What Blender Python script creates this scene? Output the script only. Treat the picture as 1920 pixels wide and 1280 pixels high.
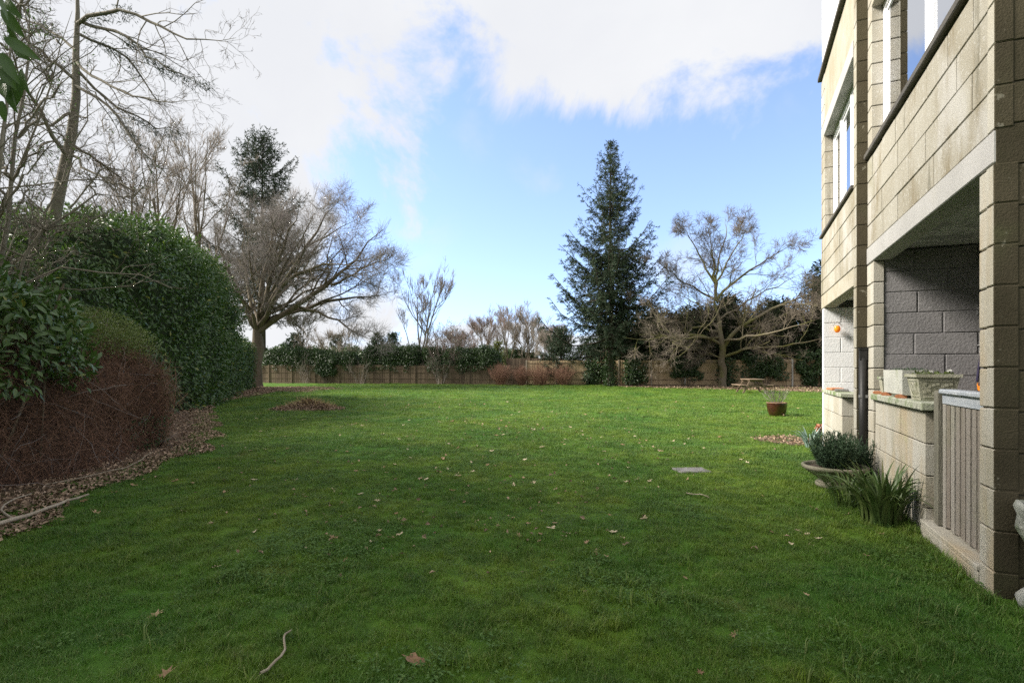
import bpy, bmesh, math, random
import numpy as np
from mathutils import Vector, Matrix, noise as mnoise

for o in list(bpy.data.objects):
    bpy.data.objects.remove(o)
S = bpy.context.scene
COL = S.collection
rnd = random.Random(7)
RG = np.random.default_rng(11)
R = math.radians
EYE = 1.26

# ------------------------------------------------------------------ camera
cam = bpy.data.cameras.new('camera')
cam.sensor_width = 36.0
cam.lens = 18.75
cam.shift_y = 0.027
cam.clip_start = 0.05
cam.clip_end = 2000
co = bpy.data.objects.new('camera', cam)
co.location = (0, 0, EYE)
co.rotation_euler = (R(90), 0, 0)
COL.objects.link(co)
S.camera = co

# ------------------------------------------------------------------ sky + sun
SUN = Vector((-1.0, 0.02, 0.70)).normalized()
SKY = 0.10
SUN_STRENGTH = 5.0
EXPOSURE = 1.24
w = bpy.data.worlds.new('World')
S.world = w
w.use_nodes = True
wt = w.node_tree
wt.nodes.clear()


def nd(t, typ, **kw):
    n = t.nodes.new(typ)
    for k, v in kw.items():
        setattr(n, k, v)
    return n


def mth(t, op, a, b=None, c=None, clamp=False):
    n = t.nodes.new('ShaderNodeMath')
    n.operation = op
    n.use_clamp = clamp
    for i, v in enumerate((a, b, c)):
        if v is None:
            continue
        if isinstance(v, (int, float)):
            n.inputs[i].default_value = v
        else:
            t.links.new(v, n.inputs[i])
    return n.outputs[0]


def sstep(t, x, lo, hi):
    n = t.nodes.new('ShaderNodeMapRange')
    n.interpolation_type = 'SMOOTHSTEP'
    t.links.new(x, n.inputs[0])
    n.inputs[1].default_value = lo
    n.inputs[2].default_value = hi
    return n.outputs[0]


def mixc(t, f, a, b):
    n = t.nodes.new('ShaderNodeMix')
    n.data_type = 'RGBA'
    for s, v in ((n.inputs[0], f), (n.inputs[6], a), (n.inputs[7], b)):
        if isinstance(v, (int, float)):
            s.default_value = v
        elif isinstance(v, tuple):
            s.default_value = v + (1,) if len(v) == 3 else v
        else:
            t.links.new(v, s)
    return n.outputs[2]


sky = nd(wt, 'ShaderNodeTexSky', sky_type='NISHITA')
sky.sun_disc = False
sky.sun_elevation = math.asin(SUN.z)
sky.sun_rotation = math.atan2(SUN.x, SUN.y)
sky.air_density = 1.0
sky.dust_density = 0.25
sky.ozone_density = 1.6
tc = nd(wt, 'ShaderNodeTexCoord')
sep = nd(wt, 'ShaderNodeSeparateXYZ')
wt.links.new(tc.outputs['Generated'], sep.inputs[0])
svec = nd(wt, 'ShaderNodeCombineXYZ')
wt.links.new(sep.outputs[0], svec.inputs[0])
wt.links.new(sep.outputs[1], svec.inputs[1])
wt.links.new(mth(wt, 'MULTIPLY_ADD', mth(wt, 'MAXIMUM', sep.outputs[2], 0.0), 0.9, 0.14), svec.inputs[2])
wt.links.new(svec.outputs[0], sky.inputs[0])
zz = mth(wt, 'ADD', mth(wt, 'MAXIMUM', sep.outputs[2], 0.0), 0.12)
px_ = mth(wt, 'DIVIDE', sep.outputs[0], zz)
py_ = mth(wt, 'DIVIDE', sep.outputs[1], zz)
cmb = nd(wt, 'ShaderNodeCombineXYZ')
wt.links.new(px_, cmb.inputs[0])
wt.links.new(py_, cmb.inputs[1])


def wnoise(scale, detail, rough, off=0.0, dist=0.0, vec_=None):
    n = nd(wt, 'ShaderNodeTexNoise')
    n.inputs['Scale'].default_value = scale
    n.inputs['Detail'].default_value = detail
    n.inputs['Roughness'].default_value = rough
    n.inputs['Distortion'].default_value = dist
    mp = nd(wt, 'ShaderNodeMapping')
    mp.inputs['Location'].default_value = (off, off * 0.7, off)
    wt.links.new(vec_ or cmb.outputs[0], mp.inputs[0])
    wt.links.new(mp.outputs[0], n.inputs['Vector'])
    return n.outputs['Fac']


n1 = wnoise(3.4, 9, 0.62, 3.0, 0.35, tc.outputs['Generated'])
n2 = wnoise(0.55, 3, 0.5, 9.0)
# a deck of cloud overhead and to the left, breaking up ahead into open blue
edge_far = mth(wt, 'SUBTRACT', 1.50, py_)
edge_left = mth(wt, 'SUBTRACT', mth(wt, 'MULTIPLY_ADD', py_, -0.17, -0.14), px_)
field = mth(wt, 'SMOOTH_MAX', edge_far, edge_left, 0.5)
field = mth(wt, 'ADD', field, mth(wt, 'MULTIPLY_ADD', n1, 2.1, -1.08))
field = mth(wt, 'ADD', field, mth(wt, 'MULTIPLY_ADD', n2, 0.9, -0.45))
deck = sstep(wt, field, -0.06, 0.26)
# a low bank of cumulus along the horizon
low = sstep(wt, mth(wt, 'ADD', mth(wt, 'SUBTRACT', 0.065, sep.outputs[2]), mth(wt, 'MULTIPLY_ADD', wnoise(0.55, 6, 0.55, 21.0), 0.5, -0.24)), 0.0, 0.05)
wisp = mth(wt, 'MULTIPLY', sstep(wt, wnoise(4.2, 6, 0.5, 40.0, 0.2, tc.outputs['Generated']), 0.62, 0.80), 0.45)
cov = mth(wt, 'MAXIMUM', mth(wt, 'MAXIMUM', deck, mth(wt, 'MULTIPLY', low, 0.9)), wisp)
tone = wnoise(2.4, 7, 0.55, 55.0, 0.2, tc.outputs['Generated'])
cloud_col = mixc(wt, sstep(wt, tone, 0.3, 0.7), (3.6, 3.67, 3.85), (3.95, 4.0, 4.1))
skyc = nd(wt, 'ShaderNodeMix', data_type='RGBA', blend_type='MULTIPLY')
skyc.inputs[0].default_value = 1.0
wt.links.new(sky.outputs[0], skyc.inputs[6])
skyc.inputs[7].default_value = (1.72, 1.58, 1.60, 1)
col = mixc(wt, cov, skyc.outputs[2], cloud_col)
bg = nd(wt, 'ShaderNodeBackground')
bg.inputs[1].default_value = SKY
wo = nd(wt, 'ShaderNodeOutputWorld')
wt.links.new(col, bg.inputs[0])
wt.links.new(bg.outputs[0], wo.inputs[0])

sl = bpy.data.lights.new('sun', 'SUN')
sl.energy = SUN_STRENGTH
sl.angle = R(22)
sl.color = (1.0, 0.94, 0.84)
so = bpy.data.objects.new('sun', sl)
so.rotation_euler = SUN.to_track_quat('Z', 'Y').to_euler()
so.location = (-20, -8, 25)
COL.objects.link(so)

S.view_settings.view_transform = 'Standard'
S.view_settings.look = 'None'
S.view_settings.gamma = 1
S.view_settings.use_curve_mapping = False
S.view_settings.exposure = EXPOSURE
S.render.engine = 'CYCLES'
S.cycles.use_denoising = False
S.cycles.sample_clamp_indirect = 4.0
S.cycles.max_bounces = 6
S.cycles.diffuse_bounces = 3
S.cycles.transparent_max_bounces = 4


# ------------------------------------------------------------------ materials
def noise_node(t, vec, scale, detail=4, rough=0.55, stretch=None):
    n = t.nodes.new('ShaderNodeTexNoise')
    n.inputs['Scale'].default_value = scale
    n.inputs['Detail'].default_value = detail
    n.inputs['Roughness'].default_value = rough
    if stretch:
        m = t.nodes.new('ShaderNodeMapping')
        m.inputs['Scale'].default_value = stretch
        t.links.new(vec, m.inputs[0])
        vec = m.outputs[0]
    t.links.new(vec, n.inputs['Vector'])
    return n.outputs['Fac']


def surf(name, cols, scale=4.0, rough=0.85, bump=0.0, bscale=40, spec=0.3, island=0.0, objrand=0.0, transl=0.0,
         layers=(), stretch=None, coat=0.0, tcol=None, odd=None):
    """cols: (c1, c2) mixed by world-space noise + randomness; layers: (colour, scale, lo, hi, stretch, amount)"""
    m = bpy.data.materials.new(name)
    m.use_nodes = True
    t = m.node_tree
    b = t.nodes['Principled BSDF']
    g = t.nodes.new('ShaderNodeNewGeometry')
    pos = g.outputs['Position']
    f = sstep(t, noise_node(t, pos, scale, 5, 0.6, stretch), 0.3, 0.7)
    if island:
        f = mth(t, 'ADD', mth(t, 'MULTIPLY', f, 1 - island), mth(t, 'MULTIPLY', g.outputs['Random Per Island'], island), clamp=True)
    if objrand:
        oi = t.nodes.new('ShaderNodeObjectInfo')
        f = mth(t, 'ADD', mth(t, 'MULTIPLY', f, 1 - objrand), mth(t, 'MULTIPLY', oi.outputs['Random'], objrand), clamp=True)
    c = mixc(t, f, cols[0], cols[1])
    for (lc, ls, lo, hi, st, am) in layers:
        lf = mth(t, 'MULTIPLY', sstep(t, noise_node(t, pos, ls, 5, 0.6, st), lo, hi), am)
        c = mixc(t, lf, c, lc)
    if odd:
        c = mixc(t, sstep(t, g.outputs['Random Per Island'], odd[1], odd[1] + .01), c, odd[0])
    t.links.new(c, b.inputs['Base Color'])
    b.inputs['Roughness'].default_value = rough
    b.inputs['Specular IOR Level'].default_value = spec
    if coat:
        b.inputs['Coat Weight'].default_value = coat
        b.inputs['Coat Roughness'].default_value = 0.12
    if bump:
        bn = t.nodes.new('ShaderNodeBump')
        bn.inputs['Strength'].default_value = bump
        bn.inputs['Distance'].default_value = 0.02
        t.links.new(noise_node(t, pos, bscale, 5, 0.6, stretch), bn.inputs['Height'])
        t.links.new(bn.outputs[0], b.inputs['Normal'])
    if transl:
        tr = t.nodes.new('ShaderNodeBsdfTranslucent')
        if tcol:
            tr.inputs[0].default_value = tcol + (1,)
        else:
            t.links.new(c, tr.inputs[0])
        ms = t.nodes.new('ShaderNodeMixShader')
        ms.inputs[0].default_value = transl
        t.links.new(b.outputs[0], ms.inputs[1])
        t.links.new(tr.outputs[0], ms.inputs[2])
        t.links.new(ms.outputs[0], t.nodes['Material Output'].inputs[0])
    return m


M = {}
M['stone'] = surf('stone_block', ((.27, .245, .19), (.37, .352, .305)), 2.2, .92, .28, 90, .2, objrand=.6, layers=(
    ((.19, .155, .095), 2.6, .50, .70, (1, 1, .28), .8), ((.48, .47, .44), 30, .56, .68, None, .6), ((.44, .43, .41), 1.7, .52, .66, (1, 1, .5), .6),
    ((.085, .078, .05), 4.0, .56, .70, (1, 1, .16), .7), ((.20, .21, .12), .9, .6, .8, None, .4)))
M['stone_pale'] = surf('pale_stone_block', ((.35, .32, .25), (.46, .44, .39)), 2.5, .9, .25, 80, .2, objrand=.55, layers=(
    ((.40, .31, .19), 2.0, .50, .68, (1, 1, .3), .65), ((.15, .15, .09), 3.4, .56, .72, (1, 1, .18), .6),
    ((.34, .37, .20), 1.6, .62, .8, None, .5)))
M['stone_algae_shade'] = surf('algae_shade_block', ((.045, .038, .024), (.080, .068, .044)), 3.0, .95, .4, 90, .15, objrand=.4, layers=(  # algae and lichen, with the shade of camera-facing ends darkened into the colour
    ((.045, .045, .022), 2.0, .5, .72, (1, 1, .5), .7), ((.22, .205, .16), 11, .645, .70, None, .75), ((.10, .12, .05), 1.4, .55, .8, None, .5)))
M['mortar'] = surf('mortar', ((.045, .04, .03), (.085, .075, .055)), 6, .95, .4, 60)
M['concrete'] = surf('smooth_concrete', ((.34, .332, .32), (.41, .40, .388)), 1.5, .85, .15, 50, .25, layers=(
    ((.40, .38, .32), 2.0, .55, .8, (1, 1, .3), .5),))
M['concrete_warm'] = surf('weathered_concrete', ((.30, .27, .20), (.38, .35, .29)), 2.5, .88, .2, 50, .2, layers=(
    ((.25, .22, .15), 3, .55, .8, (1, 1, .3), .5),))
M['soffit'] = surf('peeling_soffit', ((.42, .43, .41), (.48, .49, .47)), 2.0, .85, .2, 30, layers=(((.20, .21, .20), 5, .5, .55, None, .6),))
M['grey_paint'] = surf('grey_painted_block', ((.215, .208, .213), (.26, .252, .257)), 3.0, .7, .35, 45, .3, objrand=.35, layers=(
    ((.15, .145, .148), 7, .62, .72, (1, 1, 2.2), .6),))
M['white_paint'] = surf('white_painted_block', ((.60, .61, .62), (.66, .67, .68)), 3, .65, .25, 45, .3, objrand=.3)
M['sill'] = surf('dark_slate_sill', ((.06, .055, .048), (.10, .092, .08)), 6, .8, .4, 60, .3, layers=(((.16, .15, .09), 9, .6, .75, None, .6),))
M['cladding'] = surf('white_cladding', ((.72, .72, .72), (.78, .78, .78)), 1, .6, 0, 10, .3)
M['upvc'] = surf('white_plastic_frame', ((.80, .80, .82), (.84, .84, .86)), 3, .35, 0, 10, .5)
M['coping'] = surf('mossy_coping', ((.36, .37, .30), (.46, .46, .39)), 4, .92, .5, 60, .2, layers=(((.13, .19, .06), 4, .45, .62, None, .85), ((.10, .10, .07), 9, .58, .72, None, .6)))
M['gate_wood'] = surf('weathered_gate_board', ((.20, .165, .135), (.35, .325, .29)), 6, .85, .5, 50, .2, objrand=.7, stretch=(4, 4, .35), layers=(
    ((.20, .22, .13), 2.0, .5, .75, None, .35),))
M['gate_rail'] = surf('silvered_gate_rail', ((.34, .37, .41), (.46, .48, .51)), 5, .75, .3, 40, .3, stretch=(3, .5, 4))
M['post_wood'] = surf('mossy_post', ((.15, .14, .11), (.21, .20, .16)), 6, .9, .5, 50, stretch=(4, 4, .4))
M['black'] = surf('black_plastic', ((.012, .012, .012), (.022, .021, .02)), 6, .5, 0, 20)
M['terracotta'] = surf('terracotta', ((.38, .15, .075), (.46, .20, .10)), 12, .85, .2, 60)
M['planter'] = surf('pale_concrete_planter', ((.44, .44, .40), (.52, .52, .47)), 4, .9, .3, 80, .2, layers=(((.32, .34, .22), 5, .55, .75, (1, 1, .4), .6),))
M['trough'] = surf('mossy_cast_trough', ((.34, .33, .25), (.44, .43, .35)), 6, .95, .4, 90, .2, layers=(((.19, .20, .11), 5, .48, .68, None, .7),))
M['bowl'] = surf('stone_bowl', ((.14, .13, .095), (.21, .195, .15)), 6, .92, .4, 80, .2, layers=(((.10, .11, .06), 4, .5, .7, None, .7),))
M['glaze'] = surf('oxblood_glaze', ((.024, .005, .004), (.042, .009, .006)), 9, .12, .05, 12, .6, coat=.8)
M['rim'] = surf('bare_clay_rim', ((.16, .09, .055), (.22, .14, .09)), 9, .8, .1, 30)
M['soil'] = surf('dark_soil', ((.045, .034, .024), (.085, .065, .045)), 9, .95, .8, 60)
M['amber'] = surf('amber_glass', ((.85, .36, .03), (.95, .48, .06)), 20, .08, 0, 10, .7, transl=.5)
M['orange'] = surf('orange_fabric', ((.75, .22, .015), (.85, .30, .02)), 30, .8, 0, 10, layers=(((.02, .015, .015), 22, .50, .56, (1, 1, .5), 1.0),))
M['strap'] = surf('dark_blue_strap', ((.015, .012, .035), (.03, .025, .06)), 30, .8)
M['metal'] = surf('grey_metal', ((.18, .18, .18), (.26, .26, .26)), 12, .5)
M['fence'] = surf('fence_boards', ((.34, .25, .145), (.50, .385, .245)), 1.2, .9, .4, 30, .2, island=.75, layers=(
    ((.20, .19, .075), .5, .5, .7, None, .7), ((.15, .10, .065), 2.0, .55, .75, (1, 1, .25), .5)))
M['fence_dark'] = surf('aged_fence_boards', ((.10, .072, .05), (.20, .15, .105)), 1.2, .92, .4, 30, .2, island=.75, layers=(
    ((.07, .055, .04), 1.5, .5, .75, (1, 1, .3), .6), ((.12, .12, .05), .6, .55, .75, None, .5)))
M['fence_post'] = surf('fence_post', ((.26, .22, .16), (.36, .32, .25)), 3, .9, .3, 30, objrand=.4)
M['conc_post'] = surf('concrete_post', ((.40, .39, .36), (.48, .47, .43)), 5, .9, .3, 40)
M['table'] = surf('picnic_table_wood', ((.15, .105, .07), (.23, .165, .115)), 5, .85, .4, 40, objrand=.5, layers=(((.14, .12, .10), 3, .5, .7, None, .6),))
M['slab'] = surf('grey_slab', ((.15, .145, .145), (.23, .22, .215)), 8, .9, .5, 60, layers=(((.12, .11, .08), 9, .55, .68, None, .7), ((.10, .13, .05), 3, .6, .75, None, .6)))
M['bark'] = surf('grey_brown_bark', ((.105, .085, .062), (.165, .138, .105)), 2.5, .95, .8, 14, .15, stretch=(1, 1, .3), layers=(((.10, .105, .035), .8, .5, .72, None, .55),))
M['bark_moss'] = surf('mossy_oak_bark', ((.135, .11, .075), (.20, .17, .125)), 2.0, .95, .8, 12, .15, stretch=(1, 1, .4), layers=(((.14, .145, .035), .55, .42, .62, None, .75),))
M['twig'] = surf('pale_twigs', ((.19, .165, .155), (.30, .27, .255)), .6, .9, 0, 10, .2, island=.5)
M['twig_oak'] = surf('oak_twigs', ((.13, .105, .085), (.22, .185, .15)), .6, .9, 0, 10, .2, island=.5)
M['twig_grey'] = surf('far_grey_twigs', ((.22, .185, .16), (.30, .26, .23)), .4, .9, 0, 10, .2, island=.5)
M['twig_purple'] = surf('far_purple_twigs', ((.19, .145, .13), (.27, .21, .19)), .4, .9, 0, 10, .2, island=.5)
M['pale_bark'] = surf('pale_bare_bark', ((.16, .145, .115), (.235, .215, .175)), 3, .92, .7, 25, .2, stretch=(1, 1, .25), layers=(((.16, .145, .10), 5, .5, .7, (1, 1, .3), .7),))
M['brown_twig'] = surf('brown_hedge_twigs', ((.115, .062, .042), (.26, .155, .105)), 1.2, .9, 0, 10, .2, island=.7)
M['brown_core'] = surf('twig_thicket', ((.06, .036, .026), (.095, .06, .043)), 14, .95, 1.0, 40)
M['red_twig'] = surf('reddish_bush_twigs', ((.20, .105, .075), (.30, .18, .13)), 1.2, .9, 0, 10, .2, island=.7)
M['laurel'] = surf('laurel_leaves', ((.024, .068, .016), (.085, .15, .033)), .7, .40, 0, 10, .55, island=.6, transl=.18, tcol=(.10, .19, .03), odd=((.26, .27, .05), .975))
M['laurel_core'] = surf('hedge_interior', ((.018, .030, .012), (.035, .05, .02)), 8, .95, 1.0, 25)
M['ivy'] = surf('ivy_leaves', ((.020, .048, .016), (.055, .095, .028)), .9, .4, 0, 10, .45, island=.65, transl=.15, tcol=(.08, .15, .03))
M['privet'] = surf('small_fresh_leaves', ((.065, .10, .022), (.16, .20, .055)), 2, .5, 0, 10, .4, island=.7, transl=.25, tcol=(.16, .22, .05))
M['spruce'] = surf('spruce_needles', ((.020, .042, .022), (.052, .082, .042)), .35, .7, 0, 10, .3, island=.6, transl=.08)
M['spruce_dead'] = surf('browning_needles', ((.13, .10, .06), (.20, .15, .10)), .5, .8, 0, 10, .2, island=.6)
M['cypress'] = surf('cypress_sprays', ((.020, .034, .015), (.052, .07, .028)), .4, .75, 0, 10, .3, island=.6, transl=.08)
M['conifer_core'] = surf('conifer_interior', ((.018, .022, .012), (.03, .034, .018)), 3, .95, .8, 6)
M['gold'] = surf('golden_conifer', ((.12, .15, .03), (.20, .23, .05)), .8, .7, 0, 10, .3, island=.6)
M['rosemary'] = surf('rosemary_needles', ((.028, .062, .030), (.06, .10, .05)), 4, .6, 0, 10, .35, island=.6)
M['strapleaf'] = surf('strap_leaves', ((.04, .085, .02), (.12, .16, .05)), 3, .42, 0, 10, .45, objrand=.6, transl=.2, layers=(((.36, .30, .19), 6, .62, .75, None, .75),))
M['blueleaf'] = surf('glaucous_leaves', ((.20, .29, .26), (.30, .40, .35)), 8, .5, 0, 10, .4, objrand=.5, transl=.15)
M['peach'] = surf('peach_petals', ((.52, .22, .14), (.60, .30, .20)), 20, .6, .3, 40, .3, transl=.2)
M['petal'] = surf('white_petals', ((.75, .75, .70), (.82, .82, .78)), 20, .6, 0, 10, .3)
M['dry_leaf'] = surf('dry_brown_leaf', ((.22, .125, .07), (.42, .30, .19)), 6, .8, .3, 60, .25, objrand=.75)
M['pale_leaf'] = surf('bleached_leaf', ((.46, .36, .24), (.58, .49, .36)), 6, .8, .3, 60, .25, objrand=.75)
M['litter'] = surf('leaf_litter', ((.12, .078, .052), (.46, .34, .24)), 3, .85, 0, 10, .25, island=.85)
M['stick'] = surf('bleached_stick', ((.27, .225, .165), (.38, .33, .26)), 12, .9, .4, 60, .2, stretch=(1, 1, 1))
M['straw'] = surf('dry_grass', ((.36, .27, .13), (.50, .40, .22)), 6, .8, 0, 10, .2, island=.7)
M['rosette'] = surf('grey_lichen_stone', ((.30, .31, .28), (.42, .42, .38)), 7, .95, .8, 40, .2, layers=(((.11, .14, .07), 6, .48, .62, None, .8), ((.55, .55, .50), 16, .6, .68, None, .7)))
M['clover'] = surf('low_weed_leaves', ((.06, .13, .03), (.12, .20, .06)), 3, .7, 0, 10, .15, island=.7, transl=.2)
M['bark_dark'] = surf('dark_conifer_bark', ((.045, .038, .03), (.085, .07, .055)), 3, .95, .8, 14, .1, stretch=(1, 1, .3), layers=(((.06, .065, .025), .8, .5, .72, None, .5),))
M['twig_dark'] = surf('dark_left_twigs', ((.105, .088, .072), (.19, .165, .14)), .8, .9, 0, 10, .2, island=.5)
M['tile'] = surf('roof_tile', ((.14, .07, .05), (.20, .10, .07)), 1, .9)
M['trellis'] = surf('trellis_wood', ((.20, .16, .10), (.27, .22, .15)), 3, .9)
M['dark_room'] = surf('room_behind_glass', ((.05, .05, .055), (.07, .07, .075)), 1, .9)


def grass_mat():
    m = bpy.data.materials.new('lawn_grass')
    m.use_nodes = True
    t = m.node_tree
    b = t.nodes['Principled BSDF']
    g = t.nodes.new('ShaderNodeNewGeometry')
    pos = g.outputs['Position']
    a = sstep(t, noise_node(t, pos, .55, 6, .65), .36, .64)
    c = mixc(t, a, (.058, .172, .014), (.205, .285, .024))
    am = sstep(t, noise_node(t, pos, .23, 5, .6), .46, .62)
    c = mixc(t, mth(t, 'MULTIPLY', am, .5), c, (.185, .255, .022))
    a2 = sstep(t, noise_node(t, pos, 2.6, 5, .6), .38, .66)
    c = mixc(t, mth(t, 'MULTIPLY', a2, .6), c, (.036, .100, .013))
    a4 = sstep(t, noise_node(t, pos, 7.5, 4, .6), .44, .66)
    c = mixc(t, mth(t, 'MULTIPLY', a4, .62), c, (.034, .085, .010))
    a5 = sstep(t, noise_node(t, pos, 24.0, 3, .6), .50, .66)
    c = mixc(t, mth(t, 'MULTIPLY', a5, .38), c, (.11, .12, .03))
    a3 = sstep(t, noise_node(t, pos, 1.1, 6, .7), .58, .72)
    c = mixc(t, mth(t, 'MULTIPLY', a3, .50), c, (.20, .19, .055))
    r = g.outputs['Random Per Island']
    c = mixc(t, mth(t, 'MULTIPLY', r, .50), c, (.16, .28, .055))
    c = mixc(t, mth(t, 'MULTIPLY', sstep(t, r, .93, .96), .7), c, (.34, .29, .13))
    t.links.new(c, b.inputs['Base Color'])
    b.inputs['Roughness'].default_value = .5
    b.inputs['Specular IOR Level'].default_value = .35
    tr = t.nodes.new('ShaderNodeBsdfTranslucent')
    t.links.new(c, tr.inputs[0])
    ms = t.nodes.new('ShaderNodeMixShader')
    ms.inputs[0].default_value = .3
    t.links.new(b.outputs[0], ms.inputs[1])
    t.links.new(tr.outputs[0], ms.inputs[2])
    t.links.new(ms.outputs[0], t.nodes['Material Output'].inputs[0])
    return m


M['grass'] = grass_mat()
M['lawn'] = surf('lawn_thatch', ((.042, .12, .013), (.11, .19, .020)), .55, .95, .8, 60, .15, layers=(
    ((.030, .070, .012), 2.6, .4, .66, None, .6), ((.15, .13, .05), 1.1, .60, .74, None, .5), ((.055, .045, .025), 9, .60, .72, None, .55)))
M['earth'] = surf('leafy_earth', ((.085, .058, .038), (.16, .11, .075)), 2.5, .95, .9, 30, .15, layers=(((.07, .10, .02), 1.3, .55, .75, None, .4),))
M['far_ground'] = surf('rough_field', ((.06, .09, .03), (.11, .12, .05)), .2, .95)


def glass_mat():
    m = bpy.data.materials.new('window_glass')
    m.use_nodes = True
    t = m.node_tree
    t.nodes.remove(t.nodes['Principled BSDF'])
    gl = t.nodes.new('ShaderNodeBsdfGlossy')
    gl.inputs['Roughness'].default_value = .01
    gl.inputs[0].default_value = (.94, .96, 1, 1)
    tr = t.nodes.new('ShaderNodeBsdfTransparent')
    tr.inputs[0].default_value = (.62, .66, .66, 1)
    fr = t.nodes.new('ShaderNodeLayerWeight')
    fr.inputs[0].default_value = .72
    ms = t.nodes.new('ShaderNodeMixShader')
    t.links.new(mth(t, 'MULTIPLY_ADD', fr.outputs['Fresnel'], .6, .45, clamp=True), ms.inputs[0])
    t.links.new(tr.outputs[0], ms.inputs[1])
    t.links.new(gl.outputs[0], ms.inputs[2])
    t.links.new(ms.outputs[0], t.nodes['Material Output'].inputs[0])
    return m


M['glass'] = glass_mat()


# ------------------------------------------------------------------ mesh helpers
def mesh_np(name, V, F, smooth=False):
    V = np.ascontiguousarray(V, dtype=np.float32)
    F = np.ascontiguousarray(F, dtype=np.int32)
    k = F.shape[1]
    me = bpy.data.meshes.new(name)
    me.vertices.add(len(V))
    me.vertices.foreach_set('co', V.ravel())
    me.loops.add(F.size)
    me.loops.foreach_set('vertex_index', F.ravel())
    me.polygons.add(len(F))
    me.polygons.foreach_set('loop_start', np.arange(0, F.size, k, dtype=np.int32))
    me.update(calc_edges=True)
    flat = (not smooth) and len(F) < 2500
    me.polygons.foreach_set('use_smooth', np.full(len(F), not flat, dtype=bool))
    return me


def link(name, me, mat=None, parent=None, loc=(0, 0, 0), rot=(0, 0, 0), scale=None):
    o = bpy.data.objects.new(name, me)
    if mat is not None and me is not None and not me.materials:
        me.materials.append(M[mat] if isinstance(mat, str) else mat)
    o.location = loc
    o.rotation_euler = rot
    if scale is not None:
        o.scale = scale
    if parent is not None:
        o.parent = parent
    COL.objects.link(o)
    return o


def tag(o, label, cat, group=None, kind=None):
    o['label'] = label
    o['category'] = cat
    if group:
        o['group'] = group
    if kind:
        o['kind'] = kind
    return o


def empty(name, loc, rz=0.0):
    return link(name, None, None, None, loc, (0, 0, rz))


def join(parts):
    Vs, Fs, n = [], [], 0
    for V, F in parts:
        Vs.append(np.asarray(V, dtype=np.float64))
        Fs.append(np.asarray(F, dtype=np.int64) + n)
        n += len(V)
    return np.concatenate(Vs), np.concatenate(Fs)


def box_vf(x0, x1, y0, y1, z0, z1):
    V = np.array([(x, y, z) for z in (z0, z1) for y in (y0, y1) for x in (x0, x1)], dtype=float)
    F = np.array([(0, 2, 3, 1), (4, 5, 7, 6), (0, 1, 5, 4), (2, 6, 7, 3), (0, 4, 6, 2), (1, 3, 7, 5)])
    return V, F


_cb = {}


def block_mesh(dx, dy, dz, c=.006):
    """a box with chamfered edges, centred on its own origin, shared between alike pieces"""
    key = (round(dx, 3), round(dy, 3), round(dz, 3), c)
    if key in _cb:
        return _cb[key]
    bm = bmesh.new()
    bmesh.ops.create_cube(bm, size=1.0)
    for v in bm.verts:
        v.co = Vector((v.co.x * dx, v.co.y * dy, v.co.z * dz))
    bmesh.ops.bevel(bm, geom=bm.edges[:], offset=min(c, dx * .3, dy * .3, dz * .3), segments=1, affect='EDGES')
    me = bpy.data.meshes.new('block')
    bm.to_mesh(me)
    bm.free()
    _cb[key] = me
    return me


_cbm = {}


def piece(name, x0, x1, y0, y1, z0, z1, mat, parent, c=.006, jit=0.0, rot=(0, 0, 0)):
    base = block_mesh(x1 - x0, y1 - y0, z1 - z0, c)
    k = (base.name, mat)
    if k not in _cbm:
        me = base.copy()
        me.materials.append(M[mat])
        _cbm[k] = me
    o = bpy.data.objects.new(name, _cbm[k])
    o.location = ((x0 + x1) / 2 + rnd.uniform(-jit, jit), (y0 + y1) / 2 + rnd.uniform(-jit, jit), (z0 + z1) / 2)
    o.rotation_euler = rot
    o.parent = parent
    COL.objects.link(o)
    return o


def lathe_vf(prof, n=28):
    V, F = [], []
    for r, z in prof:
        for i in range(n):
            a = 2 * math.pi * i / n
            V.append((r * math.cos(a), r * math.sin(a), z))
    for j in range(len(prof) - 1):
        for i in range(n):
            F.append((j * n + i, j * n + (i + 1) % n, (j + 1) * n + (i + 1) % n, (j + 1) * n + i))
    return np.array(V), np.array(F)


def unit(a):
    return a / np.maximum(np.linalg.norm(a, axis=-1, keepdims=True), 1e-9)


def tubes_vf(P, Rr, sides=4):
    """P (N,k,3), Rr (N,k) -> quads"""
    N, k, _ = P.shape
    T = np.empty_like(P)
    T[:, 1:-1] = P[:, 2:] - P[:, :-2]
    T[:, 0] = P[:, 1] - P[:, 0]
    T[:, -1] = P[:, -1] - P[:, -2]
    T = unit(T)
    ref = np.where(np.abs(T[:, :1, 2:3]) > .9, np.array([1., 0, 0]), np.array([0, 0, 1.]))
    ref = np.broadcast_to(ref, T.shape)
    A = unit(np.cross(T, ref))
    B = np.cross(T, A)
    ang = np.arange(sides) * 2 * np.pi / sides
    ring = P[:, :, None] + Rr[:, :, None, None] * (np.cos(ang)[:, None] * A[:, :, None] + np.sin(ang)[:, None] * B[:, :, None])
    V = ring.reshape(-1, 3)
    base = (np.arange(N)[:, None, None] * k + np.arange(k - 1)[None, :, None]) * sides
    i = np.arange(sides)[None, None, :]
    j = (i + 1) % sides
    F = np.stack([base + i, base + j, base + sides + j, base + sides + i], -1).reshape(-1, 4)
    return V, F


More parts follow.
